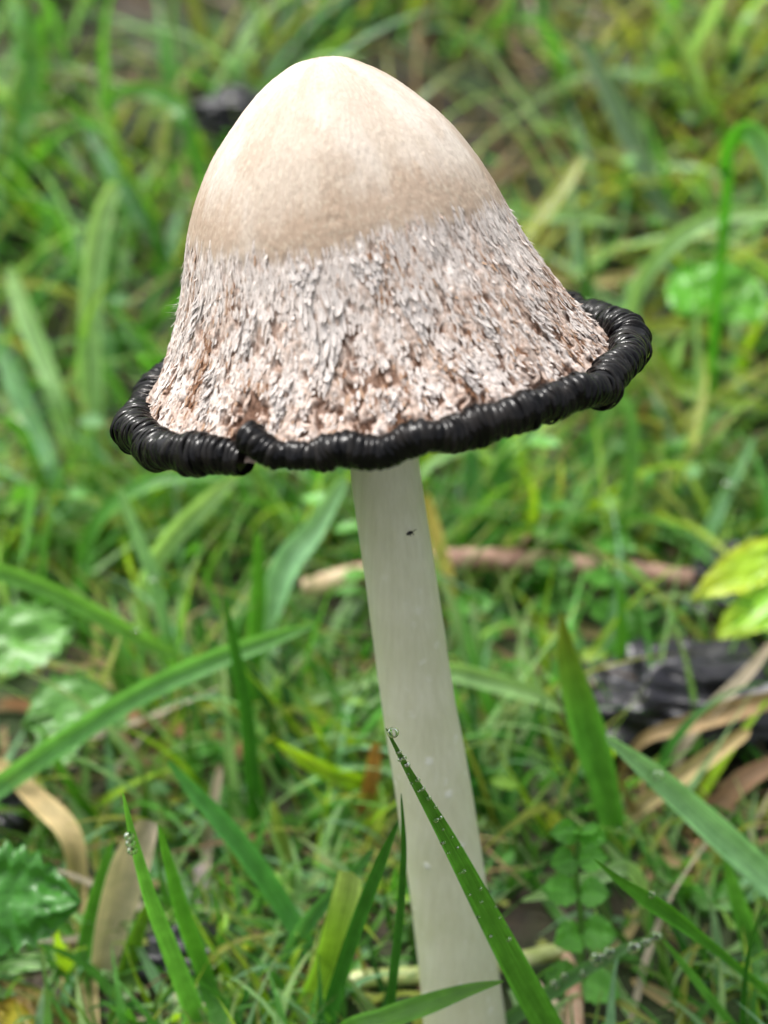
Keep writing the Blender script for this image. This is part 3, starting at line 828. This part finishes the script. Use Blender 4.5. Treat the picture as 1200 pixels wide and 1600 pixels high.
B('d5', 'thin greyish dead stem hanging beside the pale curled leaf', [(345, 1195), (332, 1260), (322, 1340), (318, 1450)], [12, 18, 16, 14], (.03, .02), GREY, **D)
B('d6', 'orange withered blade curling down left of the stem', [(588, 1160), (580, 1220), (566, 1280), (530, 1350)], [16, 28, 26, 18], (.035, .03), ORANGE, **D)
B('d7', 'thick pale straw slanting up beneath the broad blue-green blade', [(1172, 1140), (1110, 1182), (1040, 1232), (968, 1288)], [16, 28, 28, 22], (.04, .03), STRAW, **D)
B('d8', 'brown withered blade leaning on the black rotten lump', [(1220, 1090), (1150, 1108), (1080, 1130), (1000, 1160)], [26, 34, 30, 16], (.045, .045), TAN, **D)
B('d9', 'grey-tan straw rising steeply across the black rotten lump', [(1210, 1000), (1160, 1060), (1100, 1120), (1060, 1180)], [12, 22, 24, 20], (.05, .045), GREY, **D)
B('d10', 'bent brown straw under the broad blue-green blade', [(960, 1210), (1010, 1300), (1060, 1350), (1120, 1370)], [10, 20, 22, 18], (.03, .04), TAN, **D)
B('d11', 'thin brown straw hanging behind the broad blue-green blade', [(1095, 1180), (1100, 1260), (1085, 1330), (1090, 1400)], [10, 16, 16, 14], (.04, .035), (.30, .19, .10), **D)
B('d12', 'wide brown dead blade low at the right edge', [(1230, 1180), (1160, 1220), (1120, 1260), (1060, 1300)], [20, 34, 30, 20], (.035, .03), BROWN, **D)
B('d13', 'pale straw flake low right beside the dewy blade', [(985, 1530), (1040, 1560), (1090, 1590), (1130, 1630)], [10, 24, 26, 22], -.002, STRAW, **D)
B('d14', 'straw lying level below the twig', [(700, 1005), (780, 985), (860, 975), (930, 990)], [8, 18, 20, 16], (.12, .12), (.36, .30, .15), **D)
B('d15', 'yellow dead blade slanting just behind the stem top', [(665, 770), (676, 820), (690, 870), (705, 930)], [14, 24, 24, 20], (.11, .10), (.42, .36, .08), **D)
B('d16', 'brown dead blade in the corner below the crinkled leaf', [(0, 1530), (60, 1560), (120, 1610)], [16, 30, 30], -.004, (.24, .19, .05), **D)
B('d17', 'dry tan blade lying left of the cut square-topped blade', [(390, 1540), (440, 1530), (500, 1520), (560, 1515)], [10, 26, 26, 16], .006, TAN, **D)
B('d18', 'purplish grey dead leaf strip in the dark left gap', [(310, 1350), (318, 1410), (326, 1470), (330, 1520)], [16, 24, 24, 16], .022, (.27, .24, .27), **D)
B('d19', 'tan straw upright behind the twig right of the stem', [(820, 720), (815, 790), (800, 850), (790, 930)], [8, 18, 18, 16], .17, STRAW, **D)
B('d20', 'long pale straw lying up the bank behind the cap shoulder', [(1010, 420), (930, 440), (850, 430), (800, 410)], [8, 20, 20, 16], (.25, .26), (.40, .33, .15), **D)

# ------------------------------------------------------------------ broad leaves and sprigs
def leaf(base, tip, normal, width, c, serr=0.0, nteeth=9, lobes=1.0, cup=0.10, vein=0.02, nu=26, nv=13, shape=0.85, droop=0.1, rim=None, seed=0):
    """a broad leaf with midrib, side veins and toothed edge; returns verts, faces, colours, uv"""
    base, tip = np.asarray(base, float), np.asarray(tip, float)
    ax = tip - base; L = np.linalg.norm(ax); ax = ax / L
    n = nrm(np.asarray(normal, float) - ax * np.dot(normal, ax)); sd = np.cross(ax, n)
    t = np.linspace(0, 1, nu); x = np.linspace(-1, 1, nv)
    prof = np.sin(PI * np.clip(t, 0, 1) ** shape) ** 0.75
    tooth = 1 + serr * (2 * np.abs((t * nteeth) % 1 - 0.5) - 0.5)
    hw = 0.5 * width * prof * tooth
    hw[0] = width * 0.02; hw[-1] = width * 0.01
    Tm, X = np.meshgrid(t, x, indexing='ij')
    vv = np.abs(np.sin((Tm * 7 - np.abs(X) * 1.6) * PI)) ** 0.6
    nz = fbm(Tm * 4 + seed, X * 2.5 + seed, 0.0, 70 + seed)
    z = -droop * L * Tm ** 2 + cup * width * (np.abs(X) ** 1.3) * prof[:, None] + vein * width * (vv - 0.5) * (np.abs(X) ** 0.5) + 0.26 * width * (nz - 0.5)
    P = base + (Tm * L)[..., None] * ax + (X * hw[:, None])[..., None] * sd + z[..., None] * n
    c = np.asarray(c); cc = c * (0.86 + 0.22 * vv)[..., None]
    mid = np.exp(-(X / 0.10) ** 2)[..., None] * 0.5
    cc = cc * (1 - mid) + (c * 1.5 + 0.02) * mid
    if rim is not None:
        e = (sstep(0.45, 0.95, np.maximum(np.abs(X), Tm)) * sstep(0.3, 0.6, nz + 0.15))[..., None]
        cc = cc * (1 - e) + np.asarray(rim) * e
    return P.reshape(-1, 3), grid_faces(nu, nv), cc.reshape(-1, 3), np.stack([X, Tm * 3], -1).reshape(-1, 2)

def leaf_obj(label, bpx, tpx, Yb, Yt, wpx, c, name='leaf', cat='leaf', normal=(-.1, -.55, .8), group=None, **kw):
    b, t = at(*bpx, Yb), at(*tpx, Yt)
    w = wpx / FPX * depth(0.5 * (b + t))
    root = empty(name, (b[0], b[1], float(ground_z(b[0], b[1]))))
    V, F, C, uv = leaf(b, t, normal, w, c, **kw)
    mesh_obj('leaf_blade', V, F, M['leaf'], root, colr=C, uv=uv)
    g = np.array([b[0], b[1], float(ground_z(b[0], b[1])) - 0.003])
    d = nrm(t - b)
    CC = spline([g, 0.5 * (g + b) + np.array([0, 0.004, 0]), b, b + d * 0.3 * np.linalg.norm(t - b)], 18)
    V, F = tube(CC, np.linspace(0.0011, 0.0006, 18), 8)
    mesh_obj('leaf_stalk', V, F, M['greenstem'], root)
    tag(root, label, cat, group)
    return root

leaf_obj('yellow-green wilting leaf hanging over the black rotten lump', (1240, 850), (1098, 915), .085, .070, 72, (.32, .52, .02), rim=(.42, .50, .03), serr=.12, nteeth=6, droop=.25, seed=1)
leaf_obj('glossy bright green leaf below the yellow-green wilting leaf', (1260, 905), (1122, 985), .075, .065, 78, (.22, .50, .02), rim=(.36, .52, .03), serr=.10, nteeth=5, droop=.2, seed=2)
leaf_obj('round bright green leaf on the bank right of the cap', (1130, 490), (1060, 412), .19, .205, 130, (.10, .36, .02), normal=(0, -.6, .7), seed=3)
leaf_obj('round bright green leaf overlapping another on the bank', (1120, 500), (1180, 420), .185, .20, 110, (.11, .34, .03), normal=(.2, -.6, .7), seed=13)
leaf_obj('crinkled toothed nettle-like leaf at the far left', (-90, 1400), (118, 1412), -.012, -.016, 165, (.05, .20, .028), serr=.22, nteeth=9, vein=.07, cup=-.06, droop=.12, shape=.8, normal=(-.05, -.75, .6), seed=4, nu=40, nv=17)
leaf_obj('pale crinkled leaf left under the drooping green blade', (-40, 1030), (120, 965), .055, .065, 120, (.13, .33, .07), serr=.2, nteeth=7, vein=.05, seed=5)
leaf_obj('pale toothed leaf left above the reddish runner', (40, 1130), (176, 1080), .045, .05, 110, (.12, .31, .07), serr=.25, nteeth=7, vein=.05, seed=6)
leaf_obj('small pale leaf tucked below the long pale arching blade', (60, 1190), (130, 1135), .034, .04, 70, (.13, .30, .09), serr=.15, vein=.04, seed=7)
leaf_obj('yellow leaf at the corner below the crinkled toothed leaf', (60, 1620), (-20, 1570), -.006, -.004, 70, (.40, .36, .03), rim=(.24, .14, .03), seed=8)
leaf_obj('moss-green leaf edge draped over the rotten lump', (1220, 1050), (1080, 1085), .066, .058, 46, (.20, .28, .02), rim=(.34, .30, .03), seed=9)
leaf_obj('bright green leaf low behind the orange withered blade', (560, 1290), (470, 1250), .03, .035, 70, (.10, .30, .03), seed=10)
leaf_obj('small grey-green wet leaf behind the pale curled dead leaf', (290, 1420), (255, 1350), .02, .024, 48, (.16, .30, .16), seed=11)

def sprig(label, px, Y, leaves, c, group=None, name='leafy_sprig'):
    """upright plant: stem traced base first, leaves = (fraction along the stem, side, length px, width px)"""
    P = [at(x, y, Y) for x, y in px]
    g = P[0].copy(); g[2] = float(ground_z(g[0], g[1])) - 0.003; g[1] += 0.1 * (P[0][2] - g[2])
    C = spline([g] + P, 40)
    root = empty(name, (g[0], g[1], g[2] + 0.003))
    V, F = tube(C, np.linspace(0.0009, 0.0004, 40), 8)
    mesh_obj('plant_stem', V, F, M['greenstem'], root)
    k0 = 0
    # fraction measured along the traced part
    n0 = 40 * (1 / (len(P)))
    for i, (f, side, ln, wd) in enumerate(leaves):
        p = C[int(np.clip(n0 + f * (39 - n0), 0, 39))]
        sc = depth(p) / FPX
        ang = side * random.uniform(0.7, 1.2)
        d = nrm([math.sin(ang), -0.35 + random.uniform(-.5, .3), 0.25 + 0.3 * math.cos(ang) * (abs(side) < 0.6)])
        V, F, Cc, uv = leaf(p, p + d * ln * sc, (random.uniform(-.3, .3), -.6, .75), wd * sc, np.array(c) * random.uniform(.85, 1.15), serr=.22, nteeth=5, vein=.05, nu=18, nv=9, seed=20 + i)
        mesh_obj('leaf', V, F, M['leaf'], root, colr=Cc, uv=uv)
    tag(root, label, 'plant', group)

def pairs(n, l0, l1, wr=0.75):
    out = []
    for i in range(n):
        f = 0.05 + 0.95 * i / max(1, n - 1); l = l0 + (l1 - l0) * i / max(1, n - 1)
        out += [(f, -1.3, l * random.uniform(.85, 1.1), l * wr), (f, 1.3, l * random.uniform(.85, 1.1), l * wr)]
    return out + [(1.0, 0.2, l1, l1 * wr)]
SP = (.12, .34, .06)
sprig('toothed leafy sprig left of the taller one, right of the stem', [(870, 1010), (868, 930), (862, 850), (866, 790)], .115, pairs(5, 46, 34), SP)
sprig('tall toothed leafy sprig before the twig end', [(965, 1020), (966, 960), (955, 900), (958, 850)], .105, pairs(4, 60, 40), (.095, .30, .04))
sprig('small leafy sprig close right of the stem at mid height', [(745, 1030), (742, 985), (735, 945)], .10, pairs(3, 46, 40, .9), SP)
sprig('crinkled bright sprig at the foot of the broad upright blade', [(905, 1540), (908, 1440), (900, 1360), (905, 1300)], -.008, pairs(5, 66, 48, .85), (.11, .36, .045))
sprig('tiny sprig under the broad blue-green blade', [(1110, 1400), (1115, 1370), (1120, 1345)], .03, pairs(2, 46, 34, .9), (.12, .30, .07))
sprig('small yellowish sprig below the twig end', [(905, 1030), (880, 1010), (870, 996)], .075, pairs(2, 50, 34, .5), (.24, .38, .03))
sprig('low leafy sprig left of the reddish runner end', [(330, 1240), (335, 1200), (330, 1170)], .05, pairs(2, 50, 34, .8), (.09, .27, .05))
sprig('low leafy sprig left of the stem at mid height', [(480, 1010), (470, 960), (465, 930)], .12, pairs(3, 48, 34, .8), (.10, .28, .06))

# ------------------------------------------------------------------ twig, stalk, rotten lumps
def build_twig():
    P = [at(474, 920, .112), at(560, 898, .114), at(690, 876, .117), at(800, 874, .119), at(900, 884, .118), at(990, 893, .117), at(1086, 908, .114)]
    C = spline(P, 90); r = np.interp(np.linspace(0, 1, 90), [0, .1, .3, .6, 1], [.0029, .0033, .0030, .0028, .0030])
    a = np.linspace(0, 2 * PI, 14, endpoint=False)
    bump = 0.22 * (fbm(np.cos(a)[None] * 1.5, np.sin(a)[None] * 1.5, np.linspace(0, 14, 90)[:, None], 81) - 0.5)
    root = empty('twig', (P[3][0], P[3][1], float(ground_z(P[3][0], P[3][1]))))
    k = 14
    V, F = tube(C[k - 1:], r[k - 1:], 14, bump[k - 1:]); mesh_obj('bark', V, F, M['twig'], root)
    V, F = tube(C[:k], r[:k] * .93, 14, bump[:k]); mesh_obj('broken_end', V, F, M['pith'], root)
    for f, dx, dz in ((45, .004, .009), (66, -.005, .008)):
        V, F = tube(spline([C[f], C[f] + np.array([dx * .5, 0, dz * .6]), C[f] + np.array([dx, -.002, dz])], 8), np.linspace(.0013, .0006, 8), 8)
        mesh_obj('side_shoot', V, F, M['twig'], root)
    tag(root, 'reddish brown twig with a pale broken end lying behind the stem', 'twig')
build_twig()

def build_stalk():
    P = [at(530, 1534, .004), at(600, 1527, .005), at(700, 1520, .006), at(800, 1502, .004), at(872, 1486, .000)]
    C = spline(P, 40); sc = depth(P[2]) / FPX
    root = empty('bent_stalk', (P[2][0], P[2][1], 0.0))
    V, F = tube(C, np.linspace(15, 13, 40) * sc, 14); mesh_obj('upper_stalk', V, F, M['stalk'], root)
    Q = [P[-1], at(886, 1500, -.002), at(896, 1545, -.006), at(898, 1600, -.010), at(900, 1680, -.014)]
    C = spline(Q, 30)
    V, F = tube(C, np.interp(np.linspace(0, 1, 30), [0, .12, .4, 1], [13, 9, 13, 15]) * sc, 12); mesh_obj('lower_stalk', V, F, M['redstalk'], root)
    tag(root, 'pale green stalk snapped over, its lower half pinkish, behind the stem foot', 'stalk')
build_stalk()

def lump(label, px, Y, size, seed, cat, name):
    """blackened, folded, collapsed old ink cap"""
    c = at(*px, Y)
    sc = depth(c) / FPX
    nu, nv = 96, 48
    th = np.linspace(0, 2 * PI, nu, endpoint=False)[:, None] * np.ones(nv)[None]; ph = np.linspace(0.02, PI - 0.02, nv)[None] * np.ones(nu)[:, None]
    x, y, z = np.sin(ph) * np.cos(th), np.sin(ph) * np.sin(th), np.cos(ph)
    d = 0.60 + 0.75 * fbm(x * 1.3 + seed, y * 1.3, z * 1.6, 90 + seed, 2) + 0.35 * (1 - np.abs(2 * fbm(x * 1.5 + seed, y * 1.5, z * 4, 95 + seed, 2) - 1)) ** 4 - 0.12 + 0.05 * (fbm(x * 6, y * 6, z * 6, 97 + seed) - 0.5)
    P = np.stack([x * d * size[0] * sc, y * d * size[1] * sc, z * d * size[2] * sc], -1).reshape(-1, 3)
    gz = float(ground_z(c[0], c[1]))
    P[:, 2] += max(c[2], gz + 0.4 * size[2] * sc)
    P[:, 0] += c[0]; P[:, 1] += c[1]
    o = mesh_obj(name, P, grid_faces(nu, nv, wrap_u=True), M['rot'], loc=(c[0], c[1], gz))
    tag(o, label, cat, 'black rotted fungus remains')
lump('large wet black rotten lump under the grey-tan straw', (1095, 1095), .064, (185, 95, 92), 1, 'fungus', 'rotten_fungus')
lump('black rotten lump behind the yellow-green wilting leaf', (1140, 930), .112, (75, 70, 78), 2, 'fungus', 'rotten_fungus')
lump('dark lump on the bank beside the cap top', (362, 176), .31, (56, 50, 36), 3, 'fungus', 'rotten_fungus')  # plain black lump at the dark spot on the bank
lump('small dark rotten lump at the left edge by the kinked dead blade', (14, 1280), .035, (40, 40, 60), 4, 'fungus', 'rotten_fungus')
lump('low black rotten lump in the gap behind the sharp left blades', (290, 1500), .03, (70, 45, 45), 5, 'fungus', 'rotten_fungus')

# ------------------------------------------------------------------ the sward: grass blades behind
def blade_field(n, xr, yr, hr, wr, palette, keep=None, lean=(0.1, 0.7), bend=(0.3, 1.9), seg=8, xpow=None):
    """arrays of blades growing from the ground: verts (n, seg, 3, 3), colours, uv"""
    bx = rng.uniform(*xr, n); by = rng.uniform(*yr, n)
    if keep is not None:
        k = keep(bx, by); bx, by = bx[k], by[k]; n = len(bx)
    h = rng.uniform(*hr, n) if not callable(hr) else hr(bx, by)
    w = rng.uniform(*wr, n) * (0.75 + 0.5 * rng.random(n))
    az = rng.uniform(0, 2 * PI, n)
    a0 = rng.uniform(*lean, n); a1 = a0 + rng.uniform(*bend, n)
    t = np.linspace(0, 1, seg)
    ang = a0[:, None] + (a1 - a0)[:, None] * t[None] ** 1.4
    dz = np.cos(ang) / (seg - 1) * h[:, None]; dr = np.sin(ang) / (seg - 1) * h[:, None]
    z = np.concatenate([np.zeros((n, 1)), np.cumsum(dz[:, :-1], 1)], 1); r = np.concatenate([np.zeros((n, 1)), np.cumsum(dr[:, :-1], 1)], 1)
    gz = ground_z(bx, by) - 0.003
    sway = 0.15 * h[:, None] * np.sin(t[None] * PI * 0.9) * rng.uniform(-1, 1, n)[:, None]
    cx = bx[:, None] + r * np.cos(az)[:, None] - sway * np.sin(az)[:, None]; cy = by[:, None] + r * np.sin(az)[:, None] + sway * np.cos(az)[:, None]
    cz = gz[:, None] + z
    cz = np.maximum(cz, ground_z(cx, cy) + 0.002)
    C = np.stack([cx, cy, cz], -1)
    tw = rng.uniform(-0.9, 0.9, n)[:, None] * t[None]
    sd = np.stack([-np.sin(az)[:, None] * np.cos(tw), np.cos(az)[:, None] * np.cos(tw), np.sin(tw)], -1)
    up = np.stack([-np.cos(az)[:, None] * np.cos(ang), -np.sin(az)[:, None] * np.cos(ang), np.sin(ang)], -1)
    pw = np.clip(1 - t ** 2.4, 0.03, 1) * (0.65 + 0.35 * np.sin(np.clip(t * 1.6, 0, 1) * PI))
    hw = 0.5 * w[:, None] * pw[None]
    V = np.stack([C - sd * hw[..., None], C - up * (hw * 0.45)[..., None], C + sd * hw[..., None]], 2)
    pal = np.array([p[1] for p in palette]); pr = np.array([p[0] for p in palette], float)
    if xpow is not None:
        prob = xpow(bx, by, pr); cum = np.cumsum(prob / prob.sum(1, keepdims=True), 1)
        ki = (rng.random(n)[:, None] > cum).sum(1).clip(0, len(pal) - 1)
    else:
        ki = rng.choice(len(pal), n, p=pr / pr.sum())
    cc = pal[ki] * rng.uniform(0.75, 1.25, n)[:, None]
    tipm = (t[None, :, None] ** 2) * (rng.random(n)[:, None, None] < 0.35) * 0.6
    Cc = cc[:, None, :] * (1 - tipm) + np.array([0.30, 0.27, 0.08]) * tipm
    Cc = np.repeat(Cc[:, :, None, :], 3, 2)
    uv = np.zeros(V.shape[:3] + (2,)); uv[..., 0] = np.array([-1, 0, 1]); uv[..., 1] = t[None, :, None] * 3 + rng.uniform(0, 50, n)[:, None, None]
    return V, Cc, uv, C, ki

def field_object(name, label, parts, mat):
    F0 = None; Vs, Cs, Us, Fs = [], [], [], []; off = 0
    for V, C, U_, _, _ in parts:
        n, seg = V.shape[:2]
        gf = grid_faces(seg, 3)
        F = (gf[None] + (np.arange(n) * seg * 3)[:, None, None] + off).reshape(-1, 4)
        Vs.append(V.reshape(-1, 3)); Cs.append(C.reshape(-1, 3)); Us.append(U_.reshape(-1, 2)); Fs.append(F)
        off += n * seg * 3
    o = mesh_obj(name, np.vstack(Vs), np.vstack(Fs), M[mat], colr=np.vstack(Cs), uv=np.vstack(Us))
    tag(o, label, name.replace('_', ' '), kind='stuff')
    return o

PALG = [(3, GREEN), (3, MID), (1.6, DEEP), (1.8, PALE_SHEEN), (1.2, BLUE_SHEEN), (0.8, LIME), (1.4, OLIVE)]
def tint(bx, by, pr):
    """greener towards the left, more olive towards the right of the bank, as the turf grows here"""
    r = sstep(-0.05, 0.16, bx) * sstep(0.12, 0.28, by)
    k = np.tile(pr, (len(bx), 1))
    k[:, 6] *= 1 + 3.5 * r; k[:, 0] *= 1 - .4 * r; k[:, 1] *= 1 - .4 * r; k[:, 5] *= 1 + .6 * r
    return k
def clear_foot(x, y):
    """nothing grows through the mushroom's foot"""
    return (x - BASE[0]) ** 2 + (y - BASE[1]) ** 2 > 0.013 ** 2
def patchy(x, y):
    open_ = ((x > .045) & (x < .13) & (y > .025) & (y < .11)) | ((x > -.035) & (x < .10) & (y > .075) & (y < .125))
    return clear_foot(x, y) & ~(open_ & (rng.random(len(x)) < 0.72)) & (fbm(x * 26, y * 26, 0.0, 101, 2) > 0.34)

parts = [
    blade_field(4800, (-.30, .34), (.030, .16), lambda x, y: rng.uniform(.018, .060, len(x)) + .12 * np.clip(y - .05, 0, .2), (.0014, .0040), PALG, patchy, xpow=tint),
    blade_field(4400, (-.45, .45), (.14, .62), (.035, .105), (.0026, .0070), PALG, lambda x, y: fbm(x * 16, y * 16, 0.0, 102, 2) > 0.36, lean=(.1, 1.0), bend=(.4, 2.0), xpow=tint),
    blade_field(4200, (-.30, .34), (-.035, .035), (.010, .030), (.0012, .0030), PALG, patchy),
    blade_field(3500, (-.9, .9), (-.6, -.03), (.012, .034), (.0014, .0036), PALG),
    blade_field(5000, (-1.6, 1.6), (-.3, 1.8), (.04, .10), (.0030, .0065), PALG, lambda x, y: (np.abs(x) > .42) | (y > .6)),
]
field_object('grass', 'thick green sward of wet grass on the ground and the bank behind', parts, 'grass')
PALS = [(2, STRAW), (3, TAN), (4, BROWN), (1.2, GREY), (0.3, CREAM), (1.5, OLIVE)]
parts = [
    blade_field(480, (-.30, .34), (-.03, .16), (.015, .055), (.0011, .0030), PALS, clear_foot, lean=(1.0, 1.5), bend=(-.1, .3)),
    blade_field(900, (-.45, .45), (.14, .62), (.03, .09), (.0016, .0040), PALS, lean=(.7, 1.5), bend=(0, .6)),
    blade_field(700, (.0, .45), (.16, .62), (.04, .10), (.0018, .0040), PALS, lean=(.4, 1.3), bend=(0.2, 1.0)),
    blade_field(900, (-.9, .9), (-.6, -.03), (.015, .05), (.0012, .003), PALS, lean=(1.1, 1.5), bend=(-.1, .2)),
]
field_object('straw_litter', 'brown and tan dead straw littering the soil between the grass', parts, 'straw')

# small round-leaved weeds in the turf
def ground_cover():
    Vs, Fs, Cs, Us = [], [], [], []; off = 0
    for i in range(520):
        x, y = random.uniform(-.34, .36), random.uniform(.0, .5)
        if not bool(clear_foot(np.array(x), np.array(y))): continue
        if float(fbm(np.array(x * 14.), np.array(y * 14.), 0.0, 105, 2)) < 0.50: continue
        z = float(ground_z(x, y)) + random.uniform(.004, .022 + .03 * (y > .08))
        a = random.uniform(0, 2 * PI); l = random.uniform(.004, .010)
        b = np.array([x, y, z]); t = b + np.array([math.cos(a), math.sin(a), random.uniform(-.2, .5)]) * l
        c = np.array(random.choice([SP, (.10, .30, .05), (.07, .22, .03), (.17, .33, .04), (.12, .28, .10)]))
        V, F, C, uv = leaf(b, t, (random.uniform(-.4, .4), random.uniform(-.7, .1), 1), l * random.uniform(.45, .75), c, serr=.22, nteeth=4, nu=8, nv=5, vein=.04, seed=i % 7)
        Vs.append(V); Fs.append(F + off); Cs.append(C); Us.append(uv); off += len(V)
    o = mesh_obj('ground_cover', np.vstack(Vs), np.vstack(Fs), M['leaf'], colr=np.vstack(Cs), uv=np.vstack(Us))
    tag(o, 'small toothed weed leaves low between the grass', 'ground cover', kind='stuff')
ground_cover()

# single blades of the sward that still stand out behind the mushroom
def picked_blades(n, xr, yr, hr, wr, pal, words, place, group, keep=None, mat='grass', name='grass_blade', cat='grass blade', **kw):
    V, C, uv, CC, ki = blade_field(n, xr, yr, hr, wr, pal, keep, seg=12, **kw)
    gf = grid_faces(12, 3)
    ln = np.linalg.norm(np.diff(CC, axis=1), axis=2).sum(1); wd = np.linalg.norm(V[:, 4, 0] - V[:, 4, 2], axis=1)
    end = CC[:, -1] - CC[:, -3]; fall = end[:, 2] / (np.linalg.norm(end, axis=1) + 1e-9)
    for i in range(len(V)):
        o = mesh_obj(name, V[i].reshape(-1, 3), gf, M[mat], loc=CC[i][0], colr=C[i].reshape(-1, 3), uv=uv[i].reshape(-1, 2))
        size = ('long ' if ln[i] > np.median(ln) else 'short ') + ('broad ' if wd[i] > np.median(wd) else 'narrow ')
        if mat == 'straw': pose = 'lying flat' if fall[i] < np.median(fall) else 'propped up'
        else: pose = 'with its tip hanging' if fall[i] < -0.35 else ('bowed over level' if fall[i] < 0.3 else 'standing up')
        tag(o, size + words[ki[i]] + ' ' + pose + ' ' + place, cat, group)
picked_blades(34, (-.26, -.03), (.16, .40), (.07, .13), (.0055, .0095), [(1, PALE_SHEEN), (1, BLUE_SHEEN)], ['pale green blade', 'bluish blade'], 'on the bank left of the cap', 'wide pale blades on the bank beside the cap', lean=(.1, .7), bend=(.8, 2.0))
picked_blades(34, (-.26, -.02), (.15, .42), (.06, .12), (.0045, .0080), [(1, (.11, .33, .045)), (1, MID)], ['vivid green blade', 'mid green blade'], 'in the turf left of the cap', 'bright green blades on the bank beside the cap', lean=(.1, .7), bend=(.5, 1.8))
picked_blades(32, (.05, .30), (.18, .46), (.07, .13), (.0045, .0085), [(1, OLIVE), (1, (.32, .33, .12))], ['olive blade', 'yellowish blade'], 'on the bank right of the cap', 'olive blades on the bank right of the cap', lean=(.4, 1.1), bend=(.6, 1.6))
picked_blades(32, (.04, .30), (.17, .46), (.07, .12), (.0050, .0090), [(1, PALE_SHEEN), (1, (.12, .33, .07))], ['pale wet blade', 'fresh green blade'], 'on the bank right of the cap', 'pale blades on the bank right of the cap', lean=(.2, .8), bend=(.8, 2.0))
picked_blades(34, (-.20, -.02), (.05, .15), (.04, .075), (.0028, .0050), [(1, GREEN), (1, (.11, .33, .045))], ['deep green blade', 'vivid green blade'], 'in the turf left behind the stem', 'slim blades left behind the stem', lean=(.05, .4), bend=(.2, 1.0))
picked_blades(22, (.03, .22), (.12, .18), (.03, .06), (.0024, .0040), [(1, GREEN), (1, PALE_SHEEN)], ['deep green blade', 'pale green blade'], 'near the twig behind the stem', 'slim blades round the twig', lean=(.05, .4), bend=(.2, 1.0))
S_ = dict(mat='straw', name='dead_grass_blade', cat='dead grass', lean=(.95, 1.4), bend=(-.1, .25))
picked_blades(34, (.045, .16), (.005, .085), (.025, .06), (.0013, .0030), [(1, STRAW), (1, TAN), (.6, BROWN)], ['yellow straw', 'tan straw', 'brown straw'], 'in the litter by the blue-green blade', 'loose straws right of the stem', **S_)
picked_blades(20, (-.16, -.02), (.0, .10), (.03, .06), (.0020, .0036), [(1, STRAW), (1, TAN), (1, GREY)], ['yellow straw', 'tan straw', 'greyish straw'], 'in the litter left of the stem foot', 'loose straws left of the stem', **S_)

# ------------------------------------------------------------------ dew
def drop(p, r, label, group, flat=0.8):
    nu, nv = 16, 10
    th = np.linspace(0, 2 * PI, nu, endpoint=False)[:, None]; ph = np.linspace(0.05, PI - 0.05, nv)[None]
    P = np.stack([np.sin(ph) * np.cos(th), np.sin(ph) * np.sin(th), flat * np.cos(ph) * np.ones_like(th)], -1).reshape(-1, 3) * r
    F = [tuple(f) for f in grid_faces(nu, nv, wrap_u=True)]
    F.append(tuple(i * nv for i in range(nu))); F.append(tuple(i * nv + nv - 1 for i in reversed(range(nu))))
    o = mesh_obj('dew_drop', P + p, F, M['water'], loc=p)
    tag(o, label, 'dew drop', group)

def dew_on(key, fr, off_w, r, label, group):
    o, C, wid = BL[key]
    i = int(fr * (len(C) - 1)); p = C[i]
    T = tangents(C)[i]; f = nrm(CAMP - p); sd = nrm(np.cross(T, f))
    drop(p + sd * off_w * wid[i] * 0.5 + f * (r * 0.55 + 0.05 * wid[i]), r, label, group)
for i in range(46):
    f = random.uniform(0.10, 0.62)
    dew_on('main', f, random.choice([-.85, -.7, -.5, .6, .8, random.uniform(-.8, .8)]), random.choice([.00018, .00025, .00034, .00045]), 'tiny dew bead on the blade slanting across the stem', 'dew beads on the slanting blade')
dew_on('main', .045, -3.0, .0009, 'round clear drop clinging at the tip of the slanting blade', None)
for fr, r in ((.04, .0009), (.12, .0008), (.2, .0011), (.31, .0010), (.36, .0012), (.45, .0007), (.52, .0007), (.58, .0008)):
    dew_on('f13', fr, random.uniform(-.8, .8), r * 1.15, 'large clear drop on the dewy blade right of the stem foot', 'large drops on the dewy blade')
for fr in (.26, .30, .33):
    dew_on('l1', fr, .8, .0009, 'clear drop at the bend of the sharp left blade', 'drops on the sharp left blade')
dew_on('f17', .72, -.2, .0012, 'clear drop low on the broad upright blade', None)
dew_on('f16', .22, -.2, .0012, 'clear drop on the broad blue-green blade', None)
dew_on('g8', .42, 0, .0014, 'bright drop on the bluish drooping blade', None)
dew_on('f12', .30, -.6, .0007, 'clear drop on the folded dark blade', None)
dew_on('g2', .25, .6, .0011, 'bright drop on the blade drooping above the pale arch', None)
dew_on('h10', .25, .3, .0016, 'bright drop on the blade leaning towards the yellow leaf', None)

# ------------------------------------------------------------------ a midge on the stem
def insect():
    q = stem_pt(640, 833); p = q + nrm(CAMP - q) * (0.0056) ; r = 0.00030
    root = empty('midge', p)
    ax = nrm([0.8, -.1, .45]); C = spline([p - ax * .0007, p, p + ax * .0006], 10)
    V, F = tube(C, r * np.sin(np.linspace(.35, PI - .35, 10)), 8); mesh_obj('body', V, F, M['insect'], root)
    for sx in (-.0003, .0000, .0003):
        V, F = tube(spline([p + ax * sx, p + ax * sx * 2 + np.array([.0002, .0001, -.0006])], 4), .00006, 5); mesh_obj('leg', V, F, M['insect'], root)
    V, F = tube(spline([p + ax * .0005, p + ax * .0012 + np.array([0, 0, .0002])], 4), .00005, 5); mesh_obj('feeler', V, F, M['insect'], root)
    tag(root, 'tiny dark midge sitting on the upper stem', 'insect')
insect()

for o in bpy.data.objects:
    if '_base' in o: del o['_base']
